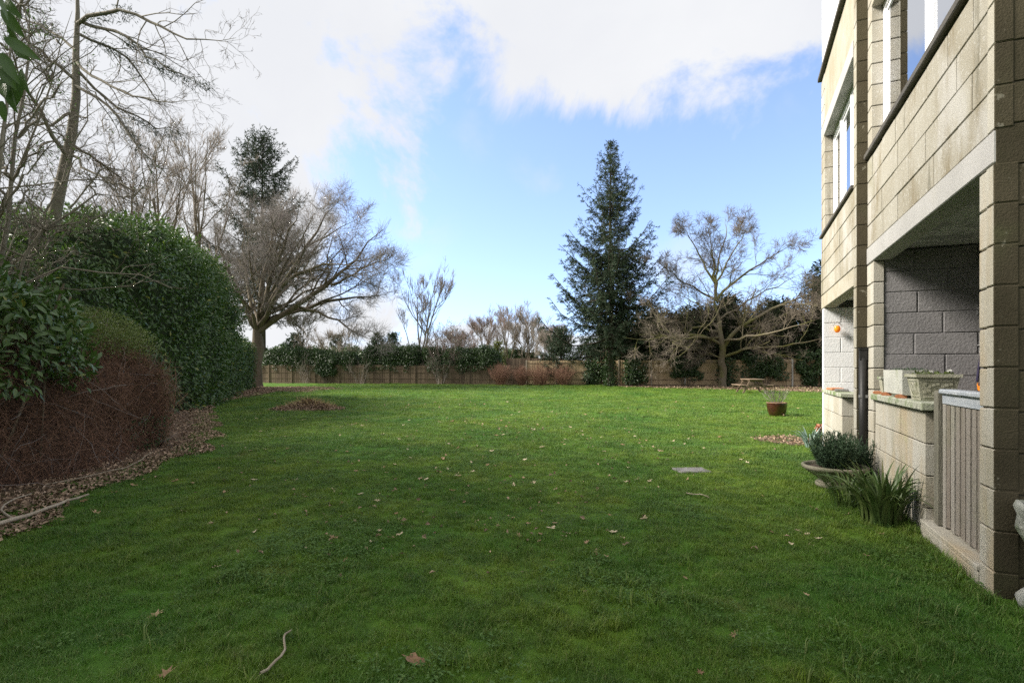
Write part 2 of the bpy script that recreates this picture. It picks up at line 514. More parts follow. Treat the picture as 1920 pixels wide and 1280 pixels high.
def resample(pts, k, jit=0.0):
    p = np.asarray(pts, dtype=float)
    d = np.r_[0, np.cumsum(np.linalg.norm(np.diff(p, axis=0), axis=1))]
    t = np.linspace(0, d[-1], k)
    # Catmull-like smoothing through linear interpolation and averaging
    q = np.stack([np.interp(t, d, p[:, i]) for i in range(3)], 1)
    for _ in range(2):
        q[1:-1] = q[1:-1] * .5 + (q[2:] + q[:-2]) * .25
    if jit:
        q[1:] += RG.normal(0, jit, (k - 1, 3))
    return q


def grow(P, Rr, nper, t0, t1, ang, lr, rr, k=5, wig=.25, up=.0, rmin=.006, taper=.35, lmin=0.0, flat=0.0, angj=.3):
    N, kk, _ = P.shape
    L = np.linalg.norm(np.diff(P, axis=1), axis=2).sum(1)
    idx = np.repeat(np.arange(N), nper)
    n = len(idx)
    t = RG.uniform(t0, t1, n)
    f = t * (kk - 1)
    i = np.minimum(f.astype(int), kk - 2)
    fr = (f - i)[:, None]
    p0 = P[idx, i] * (1 - fr) + P[idx, i + 1] * fr
    r0 = np.maximum((Rr[idx, i] * (1 - fr[:, 0]) + Rr[idx, i + 1] * fr[:, 0]) * rr, rmin)
    tan = unit(P[idx, i + 1] - P[idx, i])
    rv = RG.normal(0, 1, (n, 3))
    if flat:
        rv[:, 2] *= (1 - flat)
    perp = unit(rv - (rv * tan).sum(1, keepdims=True) * tan)
    a = ang + RG.normal(0, angj, n)
    d = unit(np.cos(a)[:, None] * tan + np.sin(a)[:, None] * perp)
    ln = np.maximum(L[idx] * lr * (1 - .55 * t) * RG.uniform(.6, 1.25, n), lmin)
    Q = np.empty((n, k, 3))
    Q[:, 0] = p0
    step = (ln / (k - 1))[:, None]
    for j in range(1, k):
        d = unit(d + RG.normal(0, wig, (n, 3)) + np.array([0, 0, up]))
        Q[:, j] = Q[:, j - 1] + d * step
    rad = r0[:, None] * np.linspace(1, taper, k)[None]
    return Q, np.maximum(rad, rmin * .6)


def leaves_vf(C, D, Nn, L, W, fold=.25):
    """folded two-triangle leaves. C,D,Nn (n,3); L,W (n,)"""
    D = unit(D)
    Sd = unit(np.cross(D, Nn))
    Nn = np.cross(Sd, D)
    L = L[:, None]
    W = W[:, None]
    mid = C + D * L * .48
    r = mid + Sd * W * .5 + Nn * W * fold
    l = mid - Sd * W * .5 + Nn * W * fold
    tip = C + D * L - Nn * L * .08
    V = np.stack([C, r, tip, l], 1).reshape(-1, 3)
    b = np.arange(len(C))[:, None] * 4
    F = np.concatenate([b + np.array([[0, 1, 2]]), b + np.array([[0, 2, 3]])])
    return V, F


def hgt(x, y):
    x = np.asarray(x, dtype=float)
    y = np.asarray(y, dtype=float)
    return (.022 * np.sin(x * .7 + 1.3) * np.cos(y * .55) + .012 * np.sin(x * 1.9 + y * 1.3) + .006 * np.sin(x * 5.1 - y * 4.3)) * np.clip((y - 1) / 3, 0, 1)


def px(x, y, Y):
    return ((x - 960) / 1000 * Y, Y, EYE + (692 - y) / 1000 * Y)


# building frame: n across to the right, u along the facade away from the camera
TH = math.atan(.425)
CT, ST = math.cos(TH), math.sin(TH)


def bw(n, u, z=0.0):
    return (n * CT + u * ST, -n * ST + u * CT, z)


# ------------------------------------------------------------------ ground
bedL = np.array([(-3.4, 0.0), (-3.7, 3.0), (-4.0, 4.1), (-4.55, 6.0), (-4.8, 8.0), (-5.7, 10.0), (-7.3, 12.8), (-9.3, 16.0), (-11.2, 19.5),
                 (-12.3, 25.0), (-13.2, 29.0), (-14.5, 34.0), (-16, 50.0)])


def bed_x(y):
    return np.interp(y, bedL[:, 1], bedL[:, 0])


def in_building(x, y, pad=.05):
    n = x * CT - y * ST
    u = x * ST + y * CT
    return ((n > 1.30 - pad) & (u > 3.70 - pad) & (u < 6.95)) | ((n > 1.196 - pad) & (u > 6.8) & (u < 9.7 + pad)) | ((n > 1.20) & (u > 3.7) & (u < 5.05))


def oak_bed(x, y):
    return y > 36.5 - .85 * np.clip(x - 8.5, 0, 12) + .7 * np.sin(x * 1.1) + np.clip(8.0 - x, 0, 4) * 3.0


def tree_bed(x, y):
    return ((x + 16.0) / 5.4) ** 2 + ((y - 32.5) / 6.0) ** 2 < 1 + .25 * np.sin(x * 2.1) * np.cos(y * 1.3)


gx = np.linspace(-30, 32, 260)
gy = np.concatenate([np.linspace(-6, 20, 200), np.linspace(20.3, 60, 130)])
GX, GY = np.meshgrid(gx, gy)
V = np.stack([GX.ravel(), GY.ravel(), hgt(GX, GY).ravel()], 1)
nx = len(gx)
a = (np.arange(len(gy) - 1)[:, None] * nx + np.arange(nx - 1)[None]).ravel()
F = np.stack([a, a + 1, a + nx + 1, a + nx], 1)
lawn = link('lawn', mesh_np('lawn', V, F, True), 'lawn')
lawn['kind'] = 'structure'
gd = link('ground', mesh_np('ground', *[np.array(q) for q in (
    [(-900, -300, -.12), (900, -300, -.12), (900, 1500, -.12), (-900, 1500, -.12)], [(0, 1, 2, 3)])]), 'far_ground')
gd['kind'] = 'structure'


def sheet(name, inside, x0, x1, y0, y1, step, mat, lift=.006):
    """an irregular patch laid on the lawn, cut from a fine grid"""
    xs = np.arange(x0, x1, step)
    ys = np.arange(y0, y1, step)
    X, Y = np.meshgrid(xs, ys)
    X = X + RG.uniform(-.3, .3, X.shape) * step
    Y = Y + RG.uniform(-.3, .3, Y.shape) * step
    ok = inside(X, Y)
    V = np.stack([X.ravel(), Y.ravel(), (hgt(X, Y) + lift).ravel()], 1)
    n = len(xs)
    a = (np.arange(len(ys) - 1)[:, None] * n + np.arange(n - 1)[None])
    keep = (ok[:-1, :-1] & ok[1:, 1:] & ok[1:, :-1] & ok[:-1, 1:]).ravel()
    a = a.ravel()[keep]
    F = np.stack([a, a + 1, a + n + 1, a + n], 1)
    used, inv = np.unique(F, return_inverse=True)
    o = link(name, mesh_np(name, V[used], inv.reshape(F.shape), True), mat)
    o['kind'] = 'structure'
    return o


sheet('hedge_bed', lambda x, y: x < bed_x(y) - .12 + .1 * np.sin(y * 4.1), -17, -3, 0, 36, .16, 'earth', .012)
sheet('oak_bed', lambda x, y: oak_bed(x, y), 4, 30, 20, 46, .3, 'earth', .012)
sheet('tree_bed', lambda x, y: tree_bed(x, y), -24, -9, 25, 40, .3, 'earth', .02)
sheet('corner_bed', lambda x, y: ((x - 5.1) / .85) ** 2 + ((y - 9.35) / .75) ** 2 < 1, 4, 6.4, 8.2, 10.6, .1, 'earth', .012)


# ------------------------------------------------------------------ grass (GN instances of blade clumps)
def blade_clump(nb, rad, h0, h1, wd, seed):
    g = np.random.default_rng(seed)
    r = rad * np.sqrt(g.uniform(0, 1, nb))
    th = g.uniform(0, 2 * np.pi, nb)
    b = np.stack([r * np.cos(th), r * np.sin(th), np.full(nb, -.006)], 1)
    h = g.uniform(h0, h1, nb)
    la = g.uniform(0, 2 * np.pi, nb)
    lean = g.uniform(.2, 1.1, nb) * h
    ld = np.stack([np.cos(la), np.sin(la), np.zeros(nb)], 1)
    sd = np.stack([-np.sin(la), np.cos(la), np.zeros(nb)], 1)
    w_ = g.uniform(.7, 1.3, nb)[:, None] * wd
    mid = b + np.stack([np.zeros(nb)] * 2 + [h * .62], 1) + ld * (lean * .35)[:, None]
    tip = b + np.stack([np.zeros(nb)] * 2 + [h * .92], 1) + ld * lean[:, None]
    V = np.stack([b - sd * w_, b + sd * w_, mid + sd * w_ * .8, mid - sd * w_ * .8, tip], 1).reshape(-1, 3)
    k = np.arange(nb)[:, None] * 5
    F = np.concatenate([k + [[0, 1, 2]], k + [[0, 2, 3]], k + [[3, 2, 4]]])
    return V, F


def scatter(name, pts, rots, scl, clumps, label, cat):
    me = bpy.data.meshes.new(name)
    me.vertices.add(len(pts))
    me.vertices.foreach_set('co', np.asarray(pts, dtype=np.float32).ravel())
    at = me.attributes.new('rot', 'FLOAT_VECTOR', 'POINT')
    at.data.foreach_set('vector', np.asarray(rots, dtype=np.float32).ravel())
    at = me.attributes.new('scl', 'FLOAT_VECTOR', 'POINT')
    at.data.foreach_set('vector', np.asarray(scl, dtype=np.float32).ravel())
    o = link(name, me)
    cc = bpy.data.collections.new(name + '_clumps')
    for i, (vf, mt) in enumerate(clumps):
        m2 = mesh_np(name + '_clump', *vf)
        m2.materials.append(M[mt])
        cc.objects.link(bpy.data.objects.new(name + '_clump', m2))
    ng = bpy.data.node_groups.new(name, 'GeometryNodeTree')
    ng.interface.new_socket('Geometry', in_out='INPUT', socket_type='NodeSocketGeometry')
    ng.interface.new_socket('Geometry', in_out='OUTPUT', socket_type='NodeSocketGeometry')
    gi = ng.nodes.new('NodeGroupInput')
    go = ng.nodes.new('NodeGroupOutput')
    ip = ng.nodes.new('GeometryNodeInstanceOnPoints')
    ci = ng.nodes.new('GeometryNodeCollectionInfo')
    ci.inputs[0].default_value = cc
    ci.inputs[1].default_value = True
    ci.inputs[2].default_value = True
    ip.inputs['Pick Instance'].default_value = True
    for nm, sk in (('rot', 'Rotation'), ('scl', 'Scale')):
        na = ng.nodes.new('GeometryNodeInputNamedAttribute')
        na.data_type = 'FLOAT_VECTOR'
        na.inputs[0].default_value = nm
        ng.links.new(na.outputs[0], ip.inputs[sk])
    ng.links.new(gi.outputs[0], ip.inputs['Points'])
    ng.links.new(ci.outputs[0], ip.inputs['Instance'])
    ng.links.new(ip.outputs[0], go.inputs[0])
    md = o.modifiers.new('scatter', 'NODES')
    md.node_group = ng
    tag(o, label, cat, kind='stuff')
    return o


def grass_points(y0, y1, dens, pad):
    A = (y1 - y0) * (2 * (1.02 * y1 + pad))
    n = int(A * dens)
    x = RG.uniform(-(1.02 * y1 + pad), 1.02 * y1 + pad, n)
    y = RG.uniform(y0, y1, n)
    k = (np.abs(x) < 1.0 * y + pad) & (x > bed_x(y) - RG.exponential(.12, n)) & ~in_building(x, y) & (x < 22)
    fence_y = 42.75 - .2614 * x - .3
    k &= y < fence_y
    k &= ~(oak_bed(x, y) & (RG.uniform(0, 1, n) > .16))
    k &= ~(tree_bed(x, y) & (RG.uniform(0, 1, n) > .22))
    k &= ~((((x - 5.1) / .8) ** 2 + ((y - 9.35) / .7) ** 2 < 1) & (RG.uniform(0, 1, n) > .1))
    k &= ~((np.abs(x - 2.23) < .17) & (np.abs(y - 6.63) < .11))
    k &= ~(((x + 6.3) / 1.0) ** 2 + ((y - 16.7) / .8) ** 2 < .8)
    return x[k], y[k]


def add_grass(name, zones, clumps, label):
    P_, R_, S_ = [], [], []
    for (y0, y1, dens, pad, sxy, sz) in zones:
        x, y = grass_points(y0, y1, dens, pad)
        n = len(x)
        P_.append(np.stack([x, y, hgt(x, y)], 1))
        R_.append(np.stack([RG.normal(0, .12, n), RG.normal(0, .12, n), RG.uniform(0, 6.28, n)], 1))
        hv = np.array([mnoise.noise((a * 1.4, b * 1.4, 0)) for a, b in zip(x[::1], y[::1])])
        hv2 = np.array([mnoise.noise((a * 6.5, b * 6.5, 4)) for a, b in zip(x, y)])
        hz = sz * np.clip(RG.uniform(.65, 1.3, n) * (1 + .5 * hv + .6 * hv2), .35, 2.2)
        S_.append(np.stack([np.full(n, sxy), np.full(n, sxy), hz], 1))
    return scatter(name, np.concatenate(P_), np.concatenate(R_), np.concatenate(S_), clumps, label, 'grass')


cl_near = [(blade_clump(46, .060, .016, .040, .0014, s), 'grass') for s in range(4)]
add_grass('grass', [(1.4, 4.0, 430, 1.0, 1.0, 1.0), (4.0, 7.5, 300, 1.0, 1.15, 1.0), (7.5, 13, 120, 1.0, 1.8, 1.05), (13, 22, 42, 1.0, 3.0, 1.15), (22, 50, 13, 1.0, 5.0, 1.3)],
          cl_near, 'short mossy green lawn grass covering the whole garden')


def weed_clump(nb, rad, seed):
    g = np.random.default_rng(seed)
    r = rad * np.sqrt(g.uniform(0, 1, nb))
    th = g.uniform(0, 6.28, nb)
    C = np.stack([r * np.cos(th), r * np.sin(th), g.uniform(.008, .03, nb)], 1)
    D = np.stack([np.cos(th + g.normal(0, .8, nb)), np.sin(th + g.normal(0, .8, nb)), g.uniform(-.1, .5, nb)], 1)
    Nn = np.array([0, 0, 1.]) + g.normal(0, .35, (nb, 3))
    return leaves_vf(C, D, Nn, g.uniform(.012, .024, nb), g.uniform(.007, .013, nb), .1)


n = 9000
x = RG.uniform(-4, 4.5, n)
y = RG.uniform(1.5, 9, n)
v = np.array([mnoise.noise((a * .9 + 7, b * .9, 3.3)) for a, b in zip(x, y)])
edge = np.exp(-((x * CT - y * ST - .95) / .35) ** 2) * (y < 4.5)
k = ((v + .35 * edge + RG.normal(0, .12, n)) > .42) & ~in_building(x, y, .1) & (x > bed_x(y))
x, y = x[k], y[k]
n = len(x)
scatter('clover_patches', np.stack([x, y, hgt(x, y)], 1), np.stack([np.zeros(n), np.zeros(n), RG.uniform(0, 6.28, n)], 1),
        np.repeat(RG.uniform(.8, 1.4, n)[:, None], 3, 1), [(weed_clump(26, .07, s), 'clover') for s in (1, 2, 3)],
        'pale small-leaved weeds and clover patches in the lawn', 'weeds')
# coarser tufts standing out of the mown grass
n = 7000
y = 1.5 + 18 * RG.uniform(0, 1, n) ** 1.3
x = RG.uniform(-1, 1, n) * (y + .6)
v = np.array([mnoise.noise((a_ * 1.1 + 3, b_ * 1.1, 8.3)) for a_, b_ in zip(x, y)]) + RG.normal(0, .2, n)
k = (v > .12) & ~in_building(x, y, .06) & (x > bed_x(y)) & ~((np.abs(x - 2.23) < .25) & (np.abs(y - 6.63) < .25))
x, y = x[k], y[k]
# a ragged fringe where the mower does not reach the wall foot
fu = RG.uniform(3.6, 9.6, 420)
fn = np.where(fu < 6.9, 1.27, 1.17) - RG.exponential(.035, 420)
fn = np.where((fu > 3.9) & (fu < 5.05), fn - .02, fn)
x = np.concatenate([x, fn * CT + fu * ST])
y = np.concatenate([y, -fn * ST + fu * CT])
n = len(x)
scatter('grass_tufts', np.stack([x, y, hgt(x, y)], 1), np.stack([RG.normal(0, .2, n), RG.normal(0, .2, n), RG.uniform(0, 6.28, n)], 1),
        np.repeat(RG.uniform(.6, 1.35, n)[:, None], 3, 1), [(blade_clump(30, .035, .03, .075, .0016, 40 + s), 'grass') for s in range(4)],
        'coarser taller grass tufts scattered through the lawn', 'grass')


# ------------------------------------------------------------------ the block-built flats on the right
N0, U0 = 1.30, 3.74
bld = empty('apartment_building', bw(N0, U0, 0), -TH)
tag(bld, 'pale stone-block apartment building with recessed patios along the right edge', 'building')


def bx(name, n0, n1, u0, u1, z0, z1, mat, parent, chamfer=0.0):
    """one solid part of the building"""
    if chamfer:
        return piece(name, n0 - N0, n1 - N0, u0 - U0, u1 - U0, z0, z1, mat, parent, chamfer)
    return link(name, mesh_np(name, *box_vf(n0 - N0, n1 - N0, u0 - U0, u1 - U0, z0, z1)), mat, parent)


CH = .225
JT = .009


def courses(parent, along, a0, a1, z0, z1, c0, c1, mat, ln=.45, seed=0, ch=CH, mixmat=None, pr=0.0):
    """lay blocks in stretcher bond. along 'u': wall runs along u and spans n c0..c1; along 'n': runs along n, spans u c0..c1"""
    g = random.Random(seed)
    nrow = max(1, int(round((z1 - z0) / ch)))
    h = (z1 - z0) / nrow
    for r in range(nrow):
        cuts = [a0]
        p = a0 + (ln * (.5 if r % 2 else 1.0)) * g.uniform(.92, 1.08)
        while p < a1 - .09:
            cuts.append(p)
            p += ln * g.uniform(.93, 1.07)
        cuts.append(a1)
        for i in range(len(cuts) - 1):
            s, e = cuts[i] + (.0075 if i else .001), cuts[i + 1] - (.0075 if i < len(cuts) - 2 else .001)
            zz0, zz1 = z0 + r * h + JT / 2, z0 + (r + 1) * h - JT / 2
            o = g.uniform(-.0025, .0025)
            mt = mat if mixmat is None or g.random() > .35 else mixmat
            if along == 'u':
                piece('block', c0 + o - N0, c1 + o - N0, s - U0, e - U0, zz0, zz1, mt, parent, .0035)
            else:
                piece('block', s - N0, e - N0, c0 + o - U0, c1 + o - U0, zz0, zz1, mt, parent, .0035)


TOP = 8.6
_qm = {}


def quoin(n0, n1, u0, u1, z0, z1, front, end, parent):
    """a corner block: pale where it faces the garden, stained and shade-darkened in colour where it faces the camera end"""
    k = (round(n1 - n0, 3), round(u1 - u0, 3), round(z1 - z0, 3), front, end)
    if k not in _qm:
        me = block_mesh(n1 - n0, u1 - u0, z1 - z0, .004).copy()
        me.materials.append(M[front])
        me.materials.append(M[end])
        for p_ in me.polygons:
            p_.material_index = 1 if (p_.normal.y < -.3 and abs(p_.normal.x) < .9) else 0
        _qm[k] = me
    o = bpy.data.objects.new('block', _qm[k])
    o.location = ((n0 + n1) / 2 - N0 + rnd.uniform(-.001, .001), (u0 + u1) / 2 - U0, (z0 + z1) / 2)
    o.parent = parent
    COL.objects.link(o)
    return o


# end wall facing the camera: outer leaf with algae stain and painted-in shade
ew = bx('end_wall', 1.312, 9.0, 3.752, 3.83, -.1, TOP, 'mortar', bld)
ew['label'] = 'end wall with algae, lichen spots and shade painted into its colour'
courses(ew, 'n', 1.302, 2.6, -.1, 3.95, 3.742, 3.832, 'stone_algae_shade', .45, 1)
courses(ew, 'n', 2.6, 9.0, -.1, TOP, 3.742, 3.832, 'stone_algae_shade', 1.6, 1, .9)
courses(ew, 'n', 1.302, 2.6, 3.95, TOP, 3.742, 3.832, 'stone_algae_shade', .65, 1, .45)
# pale returns of the corner pier, two leaves side by side
pier = bx('corner_pier', 1.312, 1.40, 3.845, 3.935, -.1, 2.39, 'mortar', bld)
for r in range(11):
    z0 = -.08 + r * CH
    zt = min(z0 + CH, 2.392)
    quoin(1.292, 1.40, 3.738, 3.834, z0 + JT / 2, zt - JT / 2, 'stone_pale', 'stone_algae_shade', pier)
    piece('block', 1.294 - N0, 1.42 - N0, 3.842 - U0, 3.938 - U0, z0 + JT / 2 - .004, zt - JT / 2 - .004, 'stone_pale', pier, .006, .001)
# beam over the near patio
beam = bx('beam', 1.290, 1.46, 3.746, 6.895, 2.396, 2.575, 'concrete', bld, .006)
quoin(1.2915, 1.55, 3.735, 3.7455, 2.397, 2.574, 'concrete', 'stone_algae_shade', beam)
# facade above the beam
fw = bx('facade_wall', 1.312, 1.40, 3.835, 6.89, 2.58, 3.52, 'mortar', bld)
courses(fw, 'u', 3.838, 6.895, 2.58, 3.525, 1.30, 1.40, 'stone', .45, 5, mixmat=None)
for r in range(4):
    z0 = 2.58 + r * .236
    quoin(1.296, 1.38, 3.7385, 3.832, z0 + .004, z0 + .232, 'stone_pale', 'stone_algae_shade', fw)
sill = bx('window_sill', 1.262, 1.44, 3.76, 6.90, 3.545, 3.603, 'sill', bld, .008)


def window(u0, u1, nf, z0, z1, mulls, parent, transom=None):
    """white frame + panes, nf = depth of the frame's outer face"""
    fr = link('window', mesh_np('window', *join([
        box_vf(nf - N0, nf + .06 - N0, u1 - .07 - U0, u1 - U0, z0, z1),
        box_vf(nf - N0, nf + .06 - N0, u0 - U0, u0 + .07 - U0, z0, z1),
        box_vf(nf + .001 - N0, nf + .059 - N0, u0 + .07 - U0, u1 - .07 - U0, z0, z0 + .07),
        box_vf(nf + .001 - N0, nf + .059 - N0, u0 + .07 - U0, u1 - .07 - U0, z1 - .07, z1)])), 'upvc', parent)
    ed = [u0 + .07] + [m for m in mulls] + [u1 - .07]
    for m in mulls:
        bx('mullion', nf - .002, nf + .06, m - .03, m + .03, z0 + .071, z1 - .071, 'upvc', fr)
        bx('mullion_bead', nf - .014, nf - .003, m - .012, m + .012, z0 + .071, z1 - .071, 'upvc', fr)
    for i in range(len(ed) - 1):
        bx('pane', nf + .024, nf + .030, ed[i] + .002, ed[i + 1] - .002, z0 + .071, z1 - .071, 'glass', fr)
        e0, e1 = ed[i] + (.03 if i else .0), ed[i + 1] - (.03 if i < len(ed) - 2 else .0)
        link('sash', mesh_np('sash', *join([
            box_vf(nf + .014 - N0, nf + .05 - N0, e0 + .001 - U0, e0 + .035 - U0, z0 + .072, z1 - .072),
            box_vf(nf + .014 - N0, nf + .05 - N0, e1 - .035 - U0, e1 - .001 - U0, z0 + .072, z1 - .072),
            box_vf(nf + .015 - N0, nf + .049 - N0, e0 + .035 - U0, e1 - .035 - U0, z0 + .072, z0 + .117),
            box_vf(nf + .015 - N0, nf + .049 - N0, e0 + .035 - U0, e1 - .035 - U0, z1 - .117, z1 - .072)])), 'upvc', fr)
    return fr


window(4.0, 6.72, 1.405, 3.606, 5.10, (5.28,), bld)
# pier between the two units, above the sill and full height at the patio
p2 = bx('facade_pier', 1.312, 1.55, 6.735, 6.89, 3.606, TOP, 'mortar', bld)
for r in range(22):
    z0 = 3.606 + r * CH
    piece('block', 1.30 - N0, 1.56 - N0, 6.725 - U0, 6.895 - U0, z0 + JT / 2, z0 + CH - JT / 2, 'stone', p2, .006, .001)
p3 = bx('facade_pier', 1.312, 1.60, 3.84, 3.99, 3.606, TOP, 'mortar', bld)
for r in range(22):
    z0 = 3.606 + r * CH
    piece('block', 1.30 - N0, 1.60 - N0, 3.838 - U0, 3.995 - U0, z0 + JT / 2, z0 + CH - JT / 2, 'stone', p3, .006, .001)
hd = bx('window_head', 1.30, 1.50, 3.998, 6.722, 5.105, 5.30, 'concrete_warm', bld, .006)
uw = bx('upper_wall', 1.315, 1.5, 3.998, 6.722, 5.305, TOP, 'mortar', bld)
courses(uw, 'u', 3.998, 6.722, 5.305, TOP, 1.30, 1.42, 'stone', .9, 9, .45)
# room behind the window
bx('room', 2.2, 2.3, 3.9, 9.6, 2.7, TOP, 'dark_room', bld)
bx('room_floor', 1.48, 2.2, 3.9, 9.5, 3.40, 3.50, 'dark_room', bld)
# near patio: floor, side wall painted grey, back wall, soffit
bx('patio_floor', 1.52, 3.6, 3.835, 6.62, -.1, .10, 'concrete_warm', bld)
bx('soffit', 1.462, 3.6, 3.835, 6.63, 2.50, 2.579, 'soffit', bld)
gw = bx('patio_side_wall', 1.32, 3.6, 6.6475, 6.80, -.1, 2.497, 'grey_paint', bld)
gw['label'] = 'grey painted block side wall of the near patio'
gwl = bx('patio_back_wall', 3.25, 3.6, 3.84, 6.63, .10, 2.499, 'grey_paint', bld)
courses(gw, 'n', 1.402, 3.25, -.1, 2.49, 6.64, 6.74, 'grey_paint', .53, 13, CH)
# narrow pale leaves of the far pier of the near patio
p4 = bx('patio_pier', 1.312, 1.39, 6.65, 6.89, -.1, 2.39, 'mortar', bld)
for r in range(11):
    z0 = -.08 + r * CH
    zt = min(z0 + CH, 2.392)
    piece('block', 1.296 - N0, 1.396 - N0, 6.628 - U0, 6.745 - U0, z0 + JT / 2, zt - JT / 2, 'stone_pale', p4, .006, .001)
    piece('block', 1.294 - N0, 1.396 - N0, 6.753 - U0, 6.893 - U0, z0 + JT / 2 - .003, zt - JT / 2 - .003, 'stone_pale', p4, .006, .001)
# low parapet
lw = bx('parapet', 1.33, 1.50, 5.02, 6.62, -.1, .93, 'mortar', bld)
lw['label'] = 'low pale block parapet under the planters'
courses(lw, 'u', 5.005, 6.622, -.05, .935, 1.318, 1.512, 'stone_pale', .45, 21, CH)
cop = bx('coping', 1.272, 1.60, 4.93, 6.625, .945, 1.005, 'coping', bld, .007)
cop['label'] = 'mossy green coping slab'
# threshold under the gate
th = bx('threshold', 1.30, 1.50, 3.945, 5.00, -.12, .075, 'stone_pale', bld)
for i, (a0, a1) in enumerate(((3.942, 4.28), (4.287, 4.62), (4.627, 4.998))):
    piece('block', 1.285 - N0, 1.312 - N0, a0 - U0, a1 - U0, -.12, .072, 'stone_pale', th, .006)
piece('threshold_slab', 1.280 - N0, 1.515 - N0, 3.943 - U0, 5.0 - U0, .078, .114, 'stone_pale', th, .006)

# far unit: stands about 10 cm proud of the near one
FN = 1.196
fr_ = bx('return_wall', FN + .012, 1.40, 6.912, 7.0, -.1, TOP, 'mortar', bld)
fr_['label'] = 'narrow dark return wall between the two facades'
for r in range(38):
    z0 = -.08 + r * CH
    piece('block', FN + .024 - N0, 1.42 - N0, 6.900 - U0, 6.99 - U0, z0 + JT / 2, z0 + CH - JT / 2, 'stone_algae_shade', fr_, .006, .0015)
fp = bx('facade_pier', FN + .012, 1.33, 6.995, 7.06, -.1, TOP, 'mortar', bld)
for r in range(38):
    z0 = -.08 + r * CH
    quoin(FN, 1.34, 6.897, 7.065, z0 + JT / 2 - .002, z0 + CH - JT / 2 - .002, 'stone', 'stone_algae_shade', fp)
bx('beam', FN, 1.36, 7.07, 9.62, 2.20, 2.405, 'concrete_warm', bld, .006)
ff = bx('facade_wall', FN + .012, 1.32, 7.07, 9.61, 2.41, 3.28, 'mortar', bld)
courses(ff, 'u', 7.068, 9.62, 2.41, 3.285, FN, 1.30, 'stone', .45, 31, mixmat=None)
bx('window_sill', FN - .03, 1.34, 7.068, 9.63, 3.300, 3.345, 'sill', bld, .006)
window(7.08, 9.28, 1.31, 3.346, 4.78, (7.85, 8.6), bld)
fj = bx('facade_pier', FN + .012, 1.36, 9.30, 9.61, 3.346, 5.75, 'mortar', bld)
for r in range(10):
    z0 = 3.346 + r * .2399
    piece('block', FN - N0, 1.37 - N0, 9.292 - U0, 9.62 - U0, z0 + .003, z0 + .236, 'stone', fj, .006)
bx('window_head', FN - .012, 1.38, 7.068, 9.288, 4.785, 4.98, 'concrete', bld, .006)
bx('render_panel', FN + .006, 1.37, 7.068, 9.288, 4.985, 5.76, 'concrete_warm', bld)
bx('window_sill', FN - .05, 1.34, 7.068, 9.64, 5.77, 5.83, 'sill', bld, .006)
cl = bx('cladding', FN + .03, 1.37, 7.068, 9.60, 5.835, TOP, 'cladding', bld)
for i in range(9):
    piece('cladding_panel', FN + .01 - N0, FN + .029 - N0, 7.07 - U0, 9.61 - U0, 5.837 + i * .3, 6.132 + i * .3, 'cladding', cl, .004)
# far patio
bx('patio_floor', 1.35, 3.6, 7.07, 9.3, -.1, .08, 'concrete_warm', bld)
bx('soffit', 1.362, 3.6, 7.068, 9.40, 2.30, 2.404, 'soffit', bld)
ww = bx('patio_side_wall', FN + .012, 3.6, 9.4140, 9.61, -.1, 2.195, 'white_paint', bld)
ww['label'] = 'white painted block side wall of the far patio'
courses(ww, 'n', FN + .004, 3.25, -.08, 2.195, 9.408, 9.52, 'white_paint', .45, 41, CH)
bx('patio_back_wall', 3.25, 3.6, 7.07, 9.40, .08, 2.299, 'white_paint', bld)
l2 = bx('parapet', FN + .02, 1.38, 7.85, 9.40, -.1, .90, 'mortar', bld)
courses(l2, 'u', 7.835, 9.402, -.05, .90, FN + .006, 1.40, 'stone_pale', .45, 43, CH)
c2 = bx('coping', FN - .02, 1.42, 7.78, 9.402, .905, .955, 'coping', bld, .006)
# bulk of the block behind
bx('rear_wall', 3.62, 9.0, 3.84, 9.6, -.1, TOP, 'concrete_warm', bld)
bx('far_end_wall', 1.42, 3.62, 9.53, 9.62, -.1, TOP, 'stone', bld)
bx('roof', FN + .02, 9.0, 3.76, 9.6, TOP + .003, TOP + .2, 'sill', bld)
bx('room_ceiling', 1.43, 3.62, 3.84, 9.52, TOP - .12, TOP - .004, 'concrete', bld)

# loose brick tiles on the far coping
for i, (u, rz, mt) in enumerate(((9.05, .1, 'terracotta'), (8.5, -.15, 'slab'))):
    o = link('loose_tile', block_mesh(.16, .30, .03).copy(), mt, None, bw(1.30, u, .972), (0, 0, -TH + rz))
    tag(o, ('orange clay tile lying on the far low wall', 'grey flat tile lying beside the clay tile on the far low wall')[i], 'tile')

# black rainwater pipe in the corner
t = empty('rain_pipe', bw(1.25, 6.86, 0), -TH)
tag(t, 'black rainwater pipe with hopper standing in the corner between facades', 'pipe')
link('pipe', mesh_np('pipe', *lathe_vf([(.0, -.05), (.040, -.05), (.040, 1.38), (0, 1.38)], 14), True), 'black', t)
link('hopper', mesh_np('hopper', *join([box_vf(-.035, .035, -.035, .03, 1.36, 1.47), box_vf(-.042, .042, -.042, .03, 1.471, 1.49)])), 'black', t)
for z in (.35, .95):
    link('bracket', mesh_np('bracket', *box_vf(-.038, .038, -.036, .028, z, z + .03)), 'metal', t)

